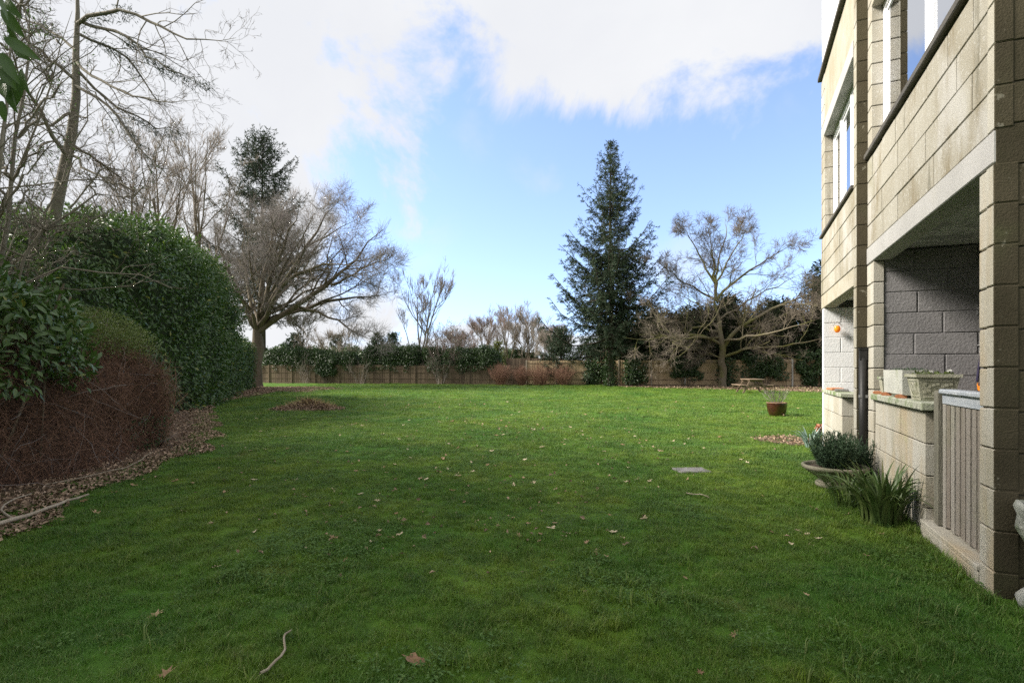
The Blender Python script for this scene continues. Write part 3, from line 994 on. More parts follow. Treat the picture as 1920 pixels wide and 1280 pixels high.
# ---------------- gate
gate = empty('garden_gate', bw(1.38, 4.34, .118), -TH)
tag(gate, 'weathered slatted wooden gate with silvery top rail beside the corner pier', 'gate')
nb = 8
gu0, gu1 = -.385, .385
bwid = (gu1 - gu0 - .06) / nb
for i in range(nb):
    a0 = gu0 + .06 + i * bwid
    piece('slat', -.016 + rnd.uniform(-.002, .002), .016, a0 + .014, a0 + bwid - .014, .01 + rnd.uniform(0, .012), .885, 'gate_wood', gate, .002)
piece('stile', -.02, .03, gu0 - .005, gu0 + .058, .005, .888, 'gate_wood', gate, .004)
piece('stile', -.02, .03, gu1 - .045 + .046, gu1 + .052, .005, .888, 'gate_wood', gate, .004)
piece('rail', -.022, .034, gu0 - .006, gu1 + .054, .890, .962, 'gate_rail', gate, .005)
piece('rail', .012, .045, gu0 + .062, gu1 - .002, .12, .20, 'gate_wood', gate, .005)
piece('cap', -.045, .055, gu0 - .012, gu1 + .054, .964, .998, 'gate_rail', gate, .008)
gp = piece('gate_post', 1.335 - N0, 1.405 - N0, 4.80 - U0, 4.88 - U0, .119, 1.10, 'post_wood', bld, .006)
gp2 = piece('gate_post', 1.42 - N0, 1.49 - N0, 4.915 - U0, 4.985 - U0, .119, .94, 'post_wood', bld, .006)

# ---------------- things on the ledge
ZL = 1.006


def planter_vf(lx, ly, h, flare, wall=.02, inner=.03):
    """an open tapered box: outer shell, rim and inner shell"""
    def ring(ax, ay, z):
        return [(-ax, -ay, z), (ax, -ay, z), (ax, ay, z), (-ax, ay, z)]
    b = (lx / 2 * flare, ly / 2 * flare)
    prof = [ring(b[0], b[1], 0), ring(lx / 2, ly / 2, h), ring(lx / 2 - wall, ly / 2 - wall, h), ring(lx / 2 - wall, ly / 2 - wall, h - inner)]
    V = [v for r in prof for v in r]
    F = [(3, 2, 1, 0)]
    for j in range(3):
        for i in range(4):
            F.append((j * 4 + i, j * 4 + (i + 1) % 4, (j + 1) * 4 + (i + 1) % 4, (j + 1) * 4 + i))
    F.append((12, 13, 14, 15))
    return np.array(V, float), np.array(F)


pl = empty('planter_box', bw(1.42, 5.93, ZL + .032), -TH)
tag(pl, 'plain pale concrete planter box on the near ledge', 'planter')
link('box', mesh_np('box', *planter_vf(.22, .66, .215, .96)), 'planter', pl)
g = np.random.default_rng(3)
n = 160
C = np.stack([g.uniform(-.08, .08, n), g.uniform(-.3, .3, n), np.full(n, .186)], 1)
link('seedlings', mesh_np('seedlings', *leaves_vf(C, g.normal(0, .4, (n, 3)) + [0, 0, 1], g.normal(0, 1, (n, 3)), g.uniform(.025, .06, n), g.uniform(.008, .014, n))), 'rosemary', pl)['kind'] = 'stuff'
tr = empty('ornate_trough', bw(1.46, 5.37, ZL + .002), -TH)
tag(tr, 'mossy square cast planter with relief panels and white flowers on the ledge', 'planter')
link('body', mesh_np('body', *planter_vf(.27, .31, .185, .80)), 'trough', tr)
V1, F1 = box_vf(-.15, .15, -.17, .17, .186, .21)
ri = [box_vf(-.15, .15, -.17, -.14, .186, .212), box_vf(-.15, .15, .14, .17, .186, .212), box_vf(-.15, -.12, -.14, .14, .1865, .2115), box_vf(.12, .15, -.14, .14, .1865, .2115)]
link('rim', mesh_np('rim', *join(ri)), 'trough', tr)
# relief: raised frames and scrolls on the two visible faces
rl = []
for k_, (ax, nrm) in enumerate((('n', -1), ('u', -1))):
    for i in range(14):
        a_ = (i % 7 - 3) * .028
        z_ = .07 + (i // 7) * .055 + .012 * math.sin(i * 2.1)
        off = (.1085 + .027 * z_ / .185) if ax == 'n' else (.1245 + .031 * z_ / .185)
        s_ = .011
        if ax == 'n':
            rl.append(box_vf(-off - .006, -off + .006, a_ - s_, a_ + s_ * .7, z_ - s_, z_ + s_))
        else:
            rl.append(box_vf(a_ - s_, a_ + s_ * .7, -off - .006, -off + .006, z_ - s_, z_ + s_))
    for (lo, hi) in ((.025, .035), (.155, .165)):
        z_ = (lo + hi) / 2
        off = (.1085 + .027 * z_ / .185) if ax == 'n' else (.1245 + .031 * z_ / .185)
        if ax == 'n':
            rl.append(box_vf(-off - .005, -off + .004, -.10, .10, lo, hi))
        else:
            rl.append(box_vf(-.09, .09, -off - .005, -off + .004, lo, hi))
link('relief', mesh_np('relief', *join(rl)), 'trough', tr)
n = 420
C = np.stack([g.uniform(-.11, .11, n), g.uniform(-.13, .13, n), g.uniform(.15, .21, n)], 1)
link('foliage', mesh_np('foliage', *leaves_vf(C, g.normal(0, .8, (n, 3)) + [0, 0, .6], g.normal(0, .5, (n, 3)) + [0, 0, 1], g.uniform(.02, .05, n), g.uniform(.012, .022, n))), 'privet', tr)['kind'] = 'stuff'
fl = mesh_np('flower', *leaves_vf(np.zeros((7, 3)), np.stack([np.cos(np.arange(7) * .9), np.sin(np.arange(7) * .9), np.full(7, .35)], 1), np.tile([0, 0, 1.], (7, 1)), np.full(7, .022), np.full(7, .018), .05))
for i in range(9):
    link('flower', fl, 'petal', tr, (g.uniform(-.1, .11), g.uniform(-.12, .1), .215 + g.uniform(0, .03)), (g.uniform(-.5, .5), g.uniform(-.5, .5), g.uniform(0, 6)))
sp = empty('small_pot', bw(1.39, 6.46, ZL + .003), -TH)
tag(sp, 'small pale stone pot at the far end of the near ledge', 'pot')
link('body', mesh_np('body', *planter_vf(.13, .13, .15, .72)), 'trough', sp)
link('rim', mesh_np('rim', *join([box_vf(-.075, .075, -.075, -.055, .151, .175), box_vf(-.075, .075, .055, .075, .151, .175), box_vf(-.075, -.055, -.055, .055, .1515, .1745), box_vf(.055, .075, -.055, .055, .1515, .1745)])), 'coping', sp)


def pot_foot_mesh():
    pr = [(-.045, 0), (.03, 0), (.045, .012), (.03, .03), (-.01, .033), (-.045, .022)]
    V = [(x_, s_ * .016, z_) for s_ in (-1, 1) for x_, z_ in pr]
    F3 = [(0, i, i + 1) for i in range(1, 5)] + [(6, 6 + i + 1, 6 + i) for i in range(1, 5)]
    for i in range(6):
        j = (i + 1) % 6
        F3 += [(i, i + 6, j + 6), (i, j + 6, j)]
    return mesh_np('pot_foot', np.array(V, float), np.array(F3))


pf = pot_foot_mesh()
for i, (u, lb) in enumerate(((6.50, 'terracotta pot foot under the small pot at the ledge end'), (6.17, 'terracotta pot foot under the far end of the pale planter'), (5.66, 'terracotta pot foot under the near end of the pale planter'))):
    o = link('pot_foot', pf, 'terracotta', None, bw(1.312, u, ZL), (0, 0, -TH + math.pi + rnd.uniform(-.2, .2)))
    tag(o, lb, 'pot foot', 'terracotta pot feet on the ledge')

# amber wall lamp on the white wall
lp = empty('wall_lantern', bw(1.37, 9.33, 1.86), -TH)
tag(lp, 'amber glass lantern hanging on the white wall of the far patio', 'lantern')
link('globe', mesh_np('globe', *lathe_vf([(.0, -.05), (.025, -.045), (.042, -.015), (.042, .02), (.03, .05), (.018, .055), (.0, .055)], 18), True), 'amber', lp)
ha = np.array([[(.05 * math.cos(a_), 0, .05 + .06 * math.sin(a_)) for a_ in np.linspace(0, math.pi, 9)]])
link('handle', mesh_np('handle', *tubes_vf(ha, np.full((1, 9), .004), 6)), 'metal', lp)
link('hook', mesh_np('hook', *tubes_vf(np.array([[(0, 0, .11), (0, .03, .125), (0, .078, .125)]]), np.full((1, 3), .004), 6)), 'metal', lp)

# orange bag in the patio
bg_ = empty('hanging_bag', bw(2.15, 6.47, .97), -TH)
tag(bg_, 'orange and black patterned bag hanging on a dark strap in the near patio', 'bag')
V, F = lathe_vf([(0, 0), (.022, .0), (.034, .05), (.042, .12), (.04, .16), (.0, .16)], 16)
V[:, 1] *= .45
link('bag_body', mesh_np('bag_body', V, F, True), 'orange', bg_)
link('strap', mesh_np('strap', *tubes_vf(np.array([[(-.04, 0, .17), (-.02, .02, .30), (.02, .05, .52)], [(.04, 0, .17), (.04, .03, .33), (.022, .05, .52)]]), np.full((2, 3), .011), 6)), 'strap', bg_)
link('hook', mesh_np('hook', *tubes_vf(np.array([[(.02, .03, .515), (.02, .10, .525), (.02, .17, .525)]]), np.full((1, 3), .006), 6)), 'metal', bg_)
tp = empty('wall_tap', bw(2.20, 6.60, 1.80), -TH)
tag(tp, 'grey metal pipe fitting fixed to the grey patio wall', 'pipe fitting')
link('pipe', mesh_np('pipe', *tubes_vf(np.array([[(0, 0, -.12), (0, 0, 0), (.0, 0, .12)], [(-.05, 0, .05), (0, -.02, .05), (.06, 0, .05)]]), np.full((2, 3), .014), 8)), 'metal', tp)
link('plate', mesh_np('plate', *box_vf(-.04, .04, .012, .036, .0, .1)), 'metal', tp)

# weathered stone ornament against the end wall
orn = empty('stone_ornament', (2.775, 2.74, 0), 0)
tag(orn, 'lichen-covered grey stone urn cut by the right picture edge', 'ornament')
V, F = lathe_vf([(.0, .0), (.135, .0), (.14, .06), (.115, .10), (.075, .13), (.05, .22), (.055, .30), (.10, .36), (.135, .43), (.13, .5), (.15, .535), (.14, .56), (.11, .55), (.10, .5), (0, .48)], 26)
V += np.array([mnoise.noise_vector(Vector(v) * 9) for v in V]) * .022 + np.array([mnoise.noise_vector(Vector(v) * 23) for v in V]) * .010
link('urn', mesh_np('urn', V, F, True), 'rosette', orn)

# ------------------------------------------------------------------ garden things
# slab in the lawn
o = link('paving_slab', block_mesh(.40, .30, .05, .012).copy(), 'slab', None, (2.23, 6.63, float(hgt(2.23, 6.63)) - .012), (0, 0, .1))
tag(o, 'grey stone slab let into the lawn', 'slab')

# glazed pot with a bare shrub
pt = empty('glazed_pot', (7.1, 14.3, float(hgt(7.1, 14.3))))
tag(pt, 'glossy oxblood glazed pot with a twiggy plant standing on the lawn', 'pot')
link('pot_body', mesh_np('pot_body', *lathe_vf([(0, .0), (.17, 0), (.19, .02), (.235, .14), (.255, .27), (.252, .345)], 32), True), 'glaze', pt)
link('rim', mesh_np('rim', *lathe_vf([(.2525, .345), (.258, .350), (.258, .362), (.238, .366), (.228, .345)], 32), True), 'rim', pt)
link('soil', mesh_np('soil', *lathe_vf([(.236, .33), (.0, .345)], 24)), 'soil', pt)
n = 26
th_ = RG.uniform(0, 6.28, n)
P0 = np.stack([.1 * np.cos(th_), .1 * np.sin(th_), np.full(n, .34)], 1)
d = unit(np.stack([np.cos(th_) * .5, np.sin(th_) * .5, np.ones(n)], 1) + RG.normal(0, .15, (n, 3)))
P1 = np.stack([P0 + d * s for s in np.linspace(0, .38, 4)], 1) + RG.normal(0, .012, (n, 4, 3))
Q1, r1 = grow(P1, np.full((n, 4), .0045), 4, .3, 1, .6, .5, .8, 3, .2, .1, .003)
link('stems', mesh_np('stems', *join([tubes_vf(P1, np.full((n, 4), .0045), 3), tubes_vf(Q1, r1, 3)])), 'twig', pt)
C = Q1[:, 2].repeat(3, 0) + RG.normal(0, .02, (len(Q1) * 3, 3))
link('leaves', mesh_np('leaves', *leaves_vf(C, RG.normal(0, 1, C.shape) + [0, 0, .6], RG.normal(0, 1, C.shape), RG.uniform(.02, .035, len(C)), RG.uniform(.008, .014, len(C)))), 'privet', pt)['kind'] = 'stuff'

# picnic table (seen end on)
TX, TY = 12.6, 28.0
pk = empty('picnic_table', (TX, TY, float(hgt(TX, TY))), R(-8))
tag(pk, 'weathered A-frame wooden picnic table under the oak', 'picnic table')
for i in range(5):
    piece('tabletop_plank', -.37 + i * .15, -.37 + i * .15 + .14, -.85, .85, .70, .745, 'table', pk, .006)
for s in (-1, 1):
    for j in range(2):
        x0 = s * (.60 + j * .15)
        piece('seat_plank', x0 - .07, x0 + .07, -.85, .85, .41, .45, 'table', pk, .006)
for yy in (-.6, .6):
    for s in (-1, 1):
        V, F = box_vf(-.05, .05, -.024, .024, 0, .80)
        V[:, 0] += s * (.62 - V[:, 2] / .80 * .40)
        V[:, 2] *= .695 / .80
        link('leg', mesh_np('leg', V + [0, yy, 0], F), 'table', pk)
    piece('seat_bearer', -.80, .80, yy + .028, yy + .07, .325, .405, 'table', pk, .005)
    piece('top_bearer', -.36, .36, yy + .028, yy + .07, .615, .695, 'table', pk, .005)

# stone bowl with rosemary
BX, BY = 3.40, 5.62
bo = empty('bowl_planter', (BX, BY, float(hgt(BX, BY))))
tag(bo, 'wide stone bowl planter with dark rosemary beside the building', 'planter')
link('bowl', mesh_np('bowl', *lathe_vf([(.0, .0), (.17, .0), (.185, .03), (.175, .055), (.145, .075), (.17, .105), (.25, .155), (.295, .19), (.31, .205), (.31, .228), (.295, .236), (.275, .225), (.255, .19)], 40), True), 'bowl', bo)
link('soil', mesh_np('soil', *lathe_vf([(.27, .20), (.0, .215)], 24)), 'soil', bo)


def needle_shrub(n, rad, h, z0, parent, mats, lnd=(.018, .03)):
    th = RG.uniform(0, 6.28, n)
    rr = rad * np.sqrt(RG.uniform(0, 1, n))
    P0 = np.stack([rr * np.cos(th) * .5, rr * np.sin(th) * .5, np.full(n, z0)], 1)
    d = np.stack([np.cos(th) * rr / rad * .55, np.sin(th) * rr / rad * .55, np.ones(n)], 1) + RG.normal(0, .12, (n, 3))
    ln = h * RG.uniform(.55, 1.1, n)
    P = np.stack([P0 + unit(d) * (ln * t_)[:, None] + np.array([0, 0, 1]) * (ln * .12 * t_ * t_)[:, None] for t_ in np.linspace(0, 1, 6)], 1)
    P[:, 1:] += RG.normal(0, .012, P[:, 1:].shape)
    link('stems', mesh_np('stems', *tubes_vf(P, np.full((n, 6), .0035), 3)), mats[0], parent)
    m = 46
    t_ = RG.uniform(.12, 1, (n, m)) * 4.99
    i = t_.astype(int)
    f = (t_ - i)[..., None]
    ii = np.arange(n)[:, None]
    C = (P[ii, i] * (1 - f) + P[ii, i + 1] * f).reshape(-1, 3)
    T = (P[ii, i + 1] - P[ii, i]).reshape(-1, 3)
    D = unit(T) * .8 + RG.normal(0, .7, C.shape)
    o = link('foliage', mesh_np('foliage', *leaves_vf(C, D, RG.normal(0, 1, C.shape), RG.uniform(lnd[0], lnd[1], len(C)), RG.uniform(.005, .008, len(C)))), mats[1], parent)
    o['kind'] = 'stuff'


needle_shrub(170, .28, .32, .2, bo, ('rosemary', 'rosemary'), (.03, .05))
ro = empty('rosemary_bush', (BX + .42, BY + .25, 0))
tag(ro, 'upright rosemary bush growing between bowl planter and low wall', 'shrub')
needle_shrub(130, .24, .50, .0, ro, ('rosemary', 'rosemary'), (.03, .05))

# strap-leaved clump: every leaf a part
sx, sy = 3.06, 4.40
sc_ = empty('strap_leaf_plant', (sx, sy, float(hgt(sx, sy))))
tag(sc_, 'clump of arching strap-like green leaves at the foot of the low wall', 'plant')


def strap(length, width, bend, curl, k=9):
    t_ = np.linspace(0, 1, k)
    ang = 1.45 - bend * t_ ** 1.3
    step = length / (k - 1)
    xs = np.r_[0, np.cumsum(np.cos(ang[:-1]) * step)]
    zs = np.r_[0, np.cumsum(np.sin(ang[:-1]) * step)]
    wd = width * np.minimum(1, (1 - t_) * 2.2 + .06) * (.6 + .4 * np.minimum(1, t_ * 4))
    V = []
    for i in range(k):
        tw = curl * t_[i]
        V += [(xs[i], -wd[i] * math.cos(tw), zs[i] - wd[i] * math.sin(tw) + wd[i] * .35), (xs[i], 0, zs[i]), (xs[i], wd[i] * math.cos(tw), zs[i] + wd[i] * math.sin(tw) + wd[i] * .35)]
    F = []
    for i in range(k - 1):
        for j in range(2):
            a_ = i * 3 + j
            F.append((a_, a_ + 1, a_ + 4, a_ + 3))
    V = np.array(V)
    V[:, 2] = np.maximum(V[:, 2], .004)
    return mesh_np('leaf', V, np.array(F), True)


variants = [strap(rnd.uniform(.34, .58), rnd.uniform(.009, .015), rnd.uniform(.5, 2.2), rnd.uniform(-.7, .7)) for _ in range(14)]
for i in range(130):
    a_ = rnd.uniform(0, 6.28)
    rr = .17 * math.sqrt(rnd.random())
    link('leaf', variants[i % 14], 'strapleaf', sc_, (rr * math.cos(a_), rr * math.sin(a_) * .9, 0), (rnd.uniform(-.12, .12), rnd.uniform(-.15, .15), a_ + rnd.uniform(-.6, .6)), (1, 1, rnd.uniform(.85, 1.15)))
s2 = empty('strap_leaf_plant', (3.10, 4.90, float(hgt(3.10, 4.90))))
tag(s2, 'looser greyer clump of thin arching leaves between strap-leaved plant and bowl', 'plant')
v2 = [strap(rnd.uniform(.3, .5), rnd.uniform(.004, .007), rnd.uniform(1.4, 2.7), rnd.uniform(-.5, .5)) for _ in range(10)]
for i in range(110):
    a_ = rnd.uniform(0, 6.28)
    rr = .16 * math.sqrt(rnd.random())
    link('leaf', v2[i % 10], 'strapleaf', s2, (rr * math.cos(a_), rr * math.sin(a_), 0), (rnd.uniform(-.1, .1), rnd.uniform(-.15, .15), a_ + rnd.uniform(-.6, .6)))
# blue-green bulbs + a peach flower in the corner bed
bl = empty('glaucous_plant', (4.72, 8.45, float(hgt(4.72, 8.45))))
tag(bl, 'blue-green rosette of narrow leaves in the corner bed', 'plant')
v3 = [strap(rnd.uniform(.28, .46), rnd.uniform(.008, .013), rnd.uniform(.9, 2.3), rnd.uniform(-.4, .4)) for _ in range(8)]
for i in range(38):
    a_ = rnd.uniform(0, 6.28)
    link('leaf', v3[i % 8], 'blueleaf', bl, (.06 * math.cos(a_), .06 * math.sin(a_), 0), (0, rnd.uniform(-.1, .2), a_))
pc = empty('peach_flower', (5.04, 8.75, float(hgt(5.04, 8.75))))
tag(pc, 'peach-pink flower head beside the blue-green rosette', 'flower')
n = 60
D = unit(RG.normal(0, 1, (n, 3)) + [0, 0, .5])
link('petals', mesh_np('petals', *leaves_vf(D * .015 + [0, 0, .27], D, RG.normal(0, 1, (n, 3)), RG.uniform(.05, .085, n), RG.uniform(.035, .06, n))), 'peach', pc)
link('stem', mesh_np('stem', *tubes_vf(np.array([[(0, 0, -.01), (.01, 0, .14), (0, 0, .27)]]), np.full((1, 3), .008), 6)), 'rosemary', pc)


# leaf mound with dry grass
MX, MY = -6.35, 16.6
lm = empty('leaf_mound', (MX, MY, float(hgt(MX, MY))))
tag(lm, 'low raked mound of dry leaves and straw on the lawn', 'leaf pile')
n = 3800
th_ = RG.uniform(0, 6.28, n)
rr = np.sqrt(RG.uniform(0, 1, n))
hx, hy = rr * np.cos(th_), rr * np.sin(th_)
zz_ = .30 * (1 - rr) ** 1.25 + RG.uniform(0, .035, n)
C = np.stack([hx * 1.12, hy * .8, zz_], 1)
link('leaves', mesh_np('leaves', *leaves_vf(C, RG.normal(0, 1, (n, 3)) * [1, 1, .4], RG.normal(0, .5, (n, 3)) + [0, 0, 1], RG.uniform(.05, .10, n), RG.uniform(.03, .055, n), .3)), 'litter', lm)['kind'] = 'stuff'
n = 900
th_ = RG.uniform(0, 6.28, n)
rr = RG.uniform(0, 1, n) ** .8
C = np.stack([rr * np.cos(th_) * .85, rr * np.sin(th_) * .5, .28 * (1 - rr) ** 1.2], 1)
D = np.stack([np.cos(th_), np.sin(th_), RG.uniform(.0, .8, n)], 1) + RG.normal(0, .5, (n, 3))
link('dry_grass', mesh_np('dry_grass', *leaves_vf(C, D, RG.normal(0, 1, (n, 3)), RG.uniform(.12, .34, n), RG.uniform(.006, .011, n), .1)), 'straw', lm)['kind'] = 'stuff'
V, F = lathe_vf([(1.05, -.02), (.8, .03), (.5, .11), (.2, .2), (0, .24)], 30)
V[:, 1] *= .72
link('core', mesh_np('core', V, F, True), 'earth', lm)

# litter along the hedges and under the trees
def litter(name, x, y, label, size=(.035, .085), lift=.03, mat='litter'):
    n = len(x)
    C = np.stack([x, y, hgt(x, y) + .014 + RG.uniform(0, lift, n)], 1)
    D = RG.normal(0, 1, (n, 3)) * [1, 1, .3]
    o = link(name, mesh_np(name, *leaves_vf(C, D, RG.normal(0, .45, (n, 3)) + [0, 0, 1], RG.uniform(size[0], size[1], n), RG.uniform(size[0] * .6, size[1] * .6, n), .35)), mat)
    tag(o, label, 'leaf litter', kind='stuff')


n = 11000
y = 1.5 + 14.5 * RG.uniform(0, 1, n) ** 1.25
x = bed_x(y) + .2 - RG.exponential(.5, n) + .14 * np.sin(y * 3.3)
litter('leaf_litter', x, y, 'brown fallen leaves littering the soil along the left hedge foot', (.025, .065))
n = 5000
y = RG.uniform(15, 34, n)
x = bed_x(y) + .3 - RG.exponential(.8, n)
litter('leaf_litter', x, y, 'strip of fallen leaves under the tall laurel hedge and big tree', (.06, .13))
n = 14000
x = RG.uniform(5, 24, n)
y = RG.uniform(23, 43, n)
k = (oak_bed(x, y + RG.exponential(.7, n))) & (y < 42.4 - .2614 * x)
litter('leaf_litter', x[k], y[k], 'russet carpet of fallen leaves under the oak and picnic table', (.07, .15))
n = 2600
th_ = RG.uniform(0, 6.28, n)
rr = np.sqrt(RG.uniform(0, 1, n))
litter('leaf_litter', -16 + rr * np.cos(th_) * 5.4, 32.5 + rr * np.sin(th_) * 5.8, 'thin brown leaves over bare earth round the big tree foot', (.06, .12))
n = 500
th_ = RG.uniform(0, 6.28, n)
rr = np.sqrt(RG.uniform(0, 1, n))
litter('leaf_litter', 5.1 + rr * np.cos(th_) * .85, 9.35 + rr * np.sin(th_) * .75, 'small patch of leaf mould in the corner bed', (.03, .07))


# single leaves on the lawn
def fallen_leaf_mesh(seed, lobes=5):
    g = random.Random(seed)
    n_ = 14
    V = [(0, 0, .35 * g.uniform(.3, .6))]
    ca, cb = g.uniform(.15, .55), g.uniform(-.3, .4)
    for i in range(n_):
        a_ = 2 * math.pi * i / n_
        r_ = 1.0 * (.72 + .28 * math.cos(lobes * a_)) * g.uniform(.85, 1.12)
        x_, y_ = r_ * math.cos(a_), r_ * .62 * math.sin(a_)
        V.append((x_, y_, .12 + ca * x_ * x_ * .6 + cb * x_ * y_ + abs(y_) * g.uniform(.1, .7)))
    F = [(0, 1 + i, 1 + (i + 1) % n_) for i in range(n_)]
    V = np.array(V, float)
    V[:, 2] -= V[:, 2].min()
    # a stalk
    s = len(V)
    V = np.concatenate([V, [(-.9, -.02, .15), (-.9, .02, .15), (-1.5, 0, .3)]])
    F.append((s, s + 1, s + 2))
    return mesh_np('fallen_leaf', V, np.array(F), False)


lv = [fallen_leaf_mesh(s, (5, 3, 1, 7)[s % 4]) for s in range(8)]
lvp = [m_.copy() for m_ in lv]
for m_ in lv:
    m_.materials.append(M['dry_leaf'])
for m_ in lvp:
    m_.materials.append(M['pale_leaf'])
spots = [(775, 1247, .08), (292, 1155, .055), (406, 1070, .05), (647, 1055, .035), (478, 1002, .035), (870, 941, .032), (742, 962, .032), (748, 972, .032),
         (1137, 1044, .03), (1036, 1050, .028), (1286, 1084, .03), (1208, 972, .05), (1447, 998, .03), (1588, 967, .045), (1512, 1122, .028), (1376, 1196, .036),
         (1097, 1110, .032), (312, 1272, .05), (180, 965, .06), (345, 965, .055), (110, 978, .06), (160, 945, .055), (214, 930, .05), (33, 1107, .035), (1313, 1268, .03),
         (250, 915, .055), (720, 877, .035), (1167, 1010, .03), (1143, 968, .03), (1520, 950, .03), (1429, 930, .03), (640, 945, .035), (905, 862, .03)]
pts = []
for (x_, y_, s_) in spots:
    Yd = EYE * 1000 / (y_ - 692)
    pts.append(((x_ - 960) / 1000 * Yd, Yd, s_ * .85))
UNIQUE = {0: 'largest curled brown leaf on the lawn at the bottom centre', 1: 'dark brown curled leaf on the near lawn at lower left',
          2: 'brown leaf left of centre, above the thin pale twig', 11: 'broad tan leaf right of centre, below the stone slab',
          13: 'leaf lying just left of the strap-leaved clump', 24: 'leaf nearest the bottom edge right of centre'}
centres = [(rnd.gauss(0, .28), 3.6 + 16 * rnd.random() ** 1.1) for _ in range(60)]
while len(pts) < 300:
    cx0, cy0 = rnd.choice(centres)
    Yd = cy0 + rnd.gauss(0, .05 * cy0)
    if Yd < 2.6:
        continue
    x_ = (cx0 - (.25 if Yd < 6 else 0)) * cy0 + rnd.gauss(0, .06) * cy0
    if abs(x_) > .95 * Yd or x_ < float(bed_x(Yd)) or bool(in_building(np.array(x_), np.array(Yd), .15)) or x_ > 13:
        continue
    pts.append((x_, Yd, rnd.uniform(.020, .038) * (1 + Yd * .055)))
for i, (x_, y_, s_) in enumerate(pts):
    pale = rnd.random() < (.2 if i < len(spots) else .42)
    o = link('fallen_leaf', (lvp if pale else lv)[rnd.randrange(8)], None, None, (x_, y_, float(hgt(x_, y_)) + .010 + .010 * rnd.random() + (.008 if y_ > 6 else 0)),
             (rnd.uniform(-.35, .35), rnd.uniform(-.35, .35), rnd.uniform(0, 6.28)), (s_, s_, s_ * rnd.uniform(.7, 1.2)))
    if i in UNIQUE:
        tag(o, UNIQUE[i], 'leaf')
    elif pale:
        tag(o, 'pale bleached dry leaf lying loose on the lawn', 'leaf', 'bleached leaves scattered on the lawn')
    else:
        tag(o, 'brown curled dry leaf lying loose on the lawn', 'leaf', 'brown leaves scattered on the lawn')


# the many smaller leaf scraps between them
n = 1500
cy_ = 3.2 + 22 * RG.uniform(0, 1, n) ** 1.15
cx_ = RG.normal(0, .27, n) * cy_
v = np.array([mnoise.noise((a_ * .6, b_ * .35, 1.7)) for a_, b_ in zip(cx_, cy_)])
k = (v + RG.normal(0, .25, n) > 0) & (cx_ > bed_x(cy_)) & ~in_building(cx_, cy_, .15)
x, y = cx_[k], cy_[k]
n = len(x)
C = np.stack([x, y, hgt(x, y) + RG.uniform(.012, .03, n)], 1)
sz_ = RG.uniform(.022, .05, n) * (1 + y * .03)
o = link('leaf_scraps', mesh_np('leaf_scraps', *leaves_vf(C, RG.normal(0, 1, (n, 3)) * [1, 1, .4], RG.normal(0, .6, (n, 3)) + [0, 0, 1], sz_, sz_ * .6, .35)), 'litter')
tag(o, 'small scraps of dry leaf strewn thinly over the lawn', 'leaf litter', kind='stuff')


# sticks
def stick(pts_, r0, r1, name, label, side=()):
    P = resample(pts_, 10, .006)[None]
    parts = [tubes_vf(P, np.linspace(r0, r1, 10)[None], 7)]
    for s_ in side:
        q = resample(s_, 6, .004)[None]
        parts.append(tubes_vf(q, np.linspace(r0 * .55, r1 * .5, 6)[None], 6))
    tag(link(name, mesh_np(name, *join(parts), True), 'stick'), label, 'branch')


stick([(-4.02, 4.02, .045), (-3.85, 4.25, .05), (-4.0, 4.75, .055), (-4.15, 5.05, .05), (-4.3, 5.3, .06)][0:1] + [(-4.0, 4.45, .055), (-4.05, 4.8, .06), (-4.08, 5.12, .05)], .020, .010, 'fallen_branch', 'thick bleached fallen branch lying at the left hedge foot', [[(-4.02, 4.3, .05), (-4.35, 4.5, .07), (-4.55, 4.75, .08), (-4.5, 5.0, .09)]])
stick([(-1.02, 2.16, .03), (-.985, 2.24, .04), (-1.00, 2.34, .035), (-1.04, 2.46, .045), (-1.055, 2.5, .04)], .0065, .004, 'fallen_branch', 'thin pale curved twig lying on the near lawn')
stick([(-4.9, 5.6, .05), (-4.45, 6.2, .12), (-4.6, 6.8, .2)], .0055, .003, 'fallen_branch', 'slender dead stem leaning out of the brown hedge foot')
stick([(1.75, 5.35, .02), (1.82, 5.3, .028), (1.92, 5.18, .02)], .006, .004, 'fallen_branch', 'short dark stick lying on the lawn before the slab')

# ------------------------------------------------------------------ fence
FA, FB = np.array([-24.4, 49.13]), np.array([24.4, 36.37])
fd = (FB - FA)
flen = np.linalg.norm(fd)
fd = fd / flen
fang = math.atan2(fd[1], fd[0])
fe = empty('garden_fence', (FA[0], FA[1], 0), fang)
tag(fe, 'long close-boarded timber fence across the end of the garden', 'fence')
nbay = 21
bay = flen / nbay
for b in range(nbay):
    x0 = b * bay
    H = 1.62 if b < 6 else (1.56 if b < 11 else 1.92)
    H += rnd.uniform(-.03, .03)
    dark = b < 11
    nbd = 22
    wb = (bay - .10) / nbd
    bd = []
    for i in range(nbd):
        a0 = x0 + .05 + i * wb
        dy = rnd.uniform(0, .012) + (.008 if i % 2 else 0)
        bd.append(box_vf(a0 + .003, a0 + wb - .003, -.012 - dy, .008 - dy, .12, H + rnd.uniform(-.015, .012)))
    pn = link('board_panel', mesh_np('board_panel', *join(bd)), 'fence_dark' if dark else 'fence', fe)
    pn['kind'] = 'stuff'
    for z in (.45, 1.0 if H > 1.8 else .95, H - .22):
        link('rail', mesh_np('rail', *box_vf(x0 + .05, x0 + bay - .05, -.052, -.034, z, z + .035)), 'fence_dark', fe)
    link('gravel_board', mesh_np('gravel_board', *box_vf(x0 + .05, x0 + bay - .05, -.02, .015, -.05, .115)), 'fence_dark', fe)
for b in range(nbay + 1):
    H = 1.66 if b < 6 else (1.6 if b < 11 else 1.97)
    cp = b in (16, 18, 19)
    piece('post', b * bay - .05, b * bay + .05, -.085, .03, -.1, H, 'conc_post' if cp else ('fence_dark' if b < 11 else 'fence_post'), fe, .008)
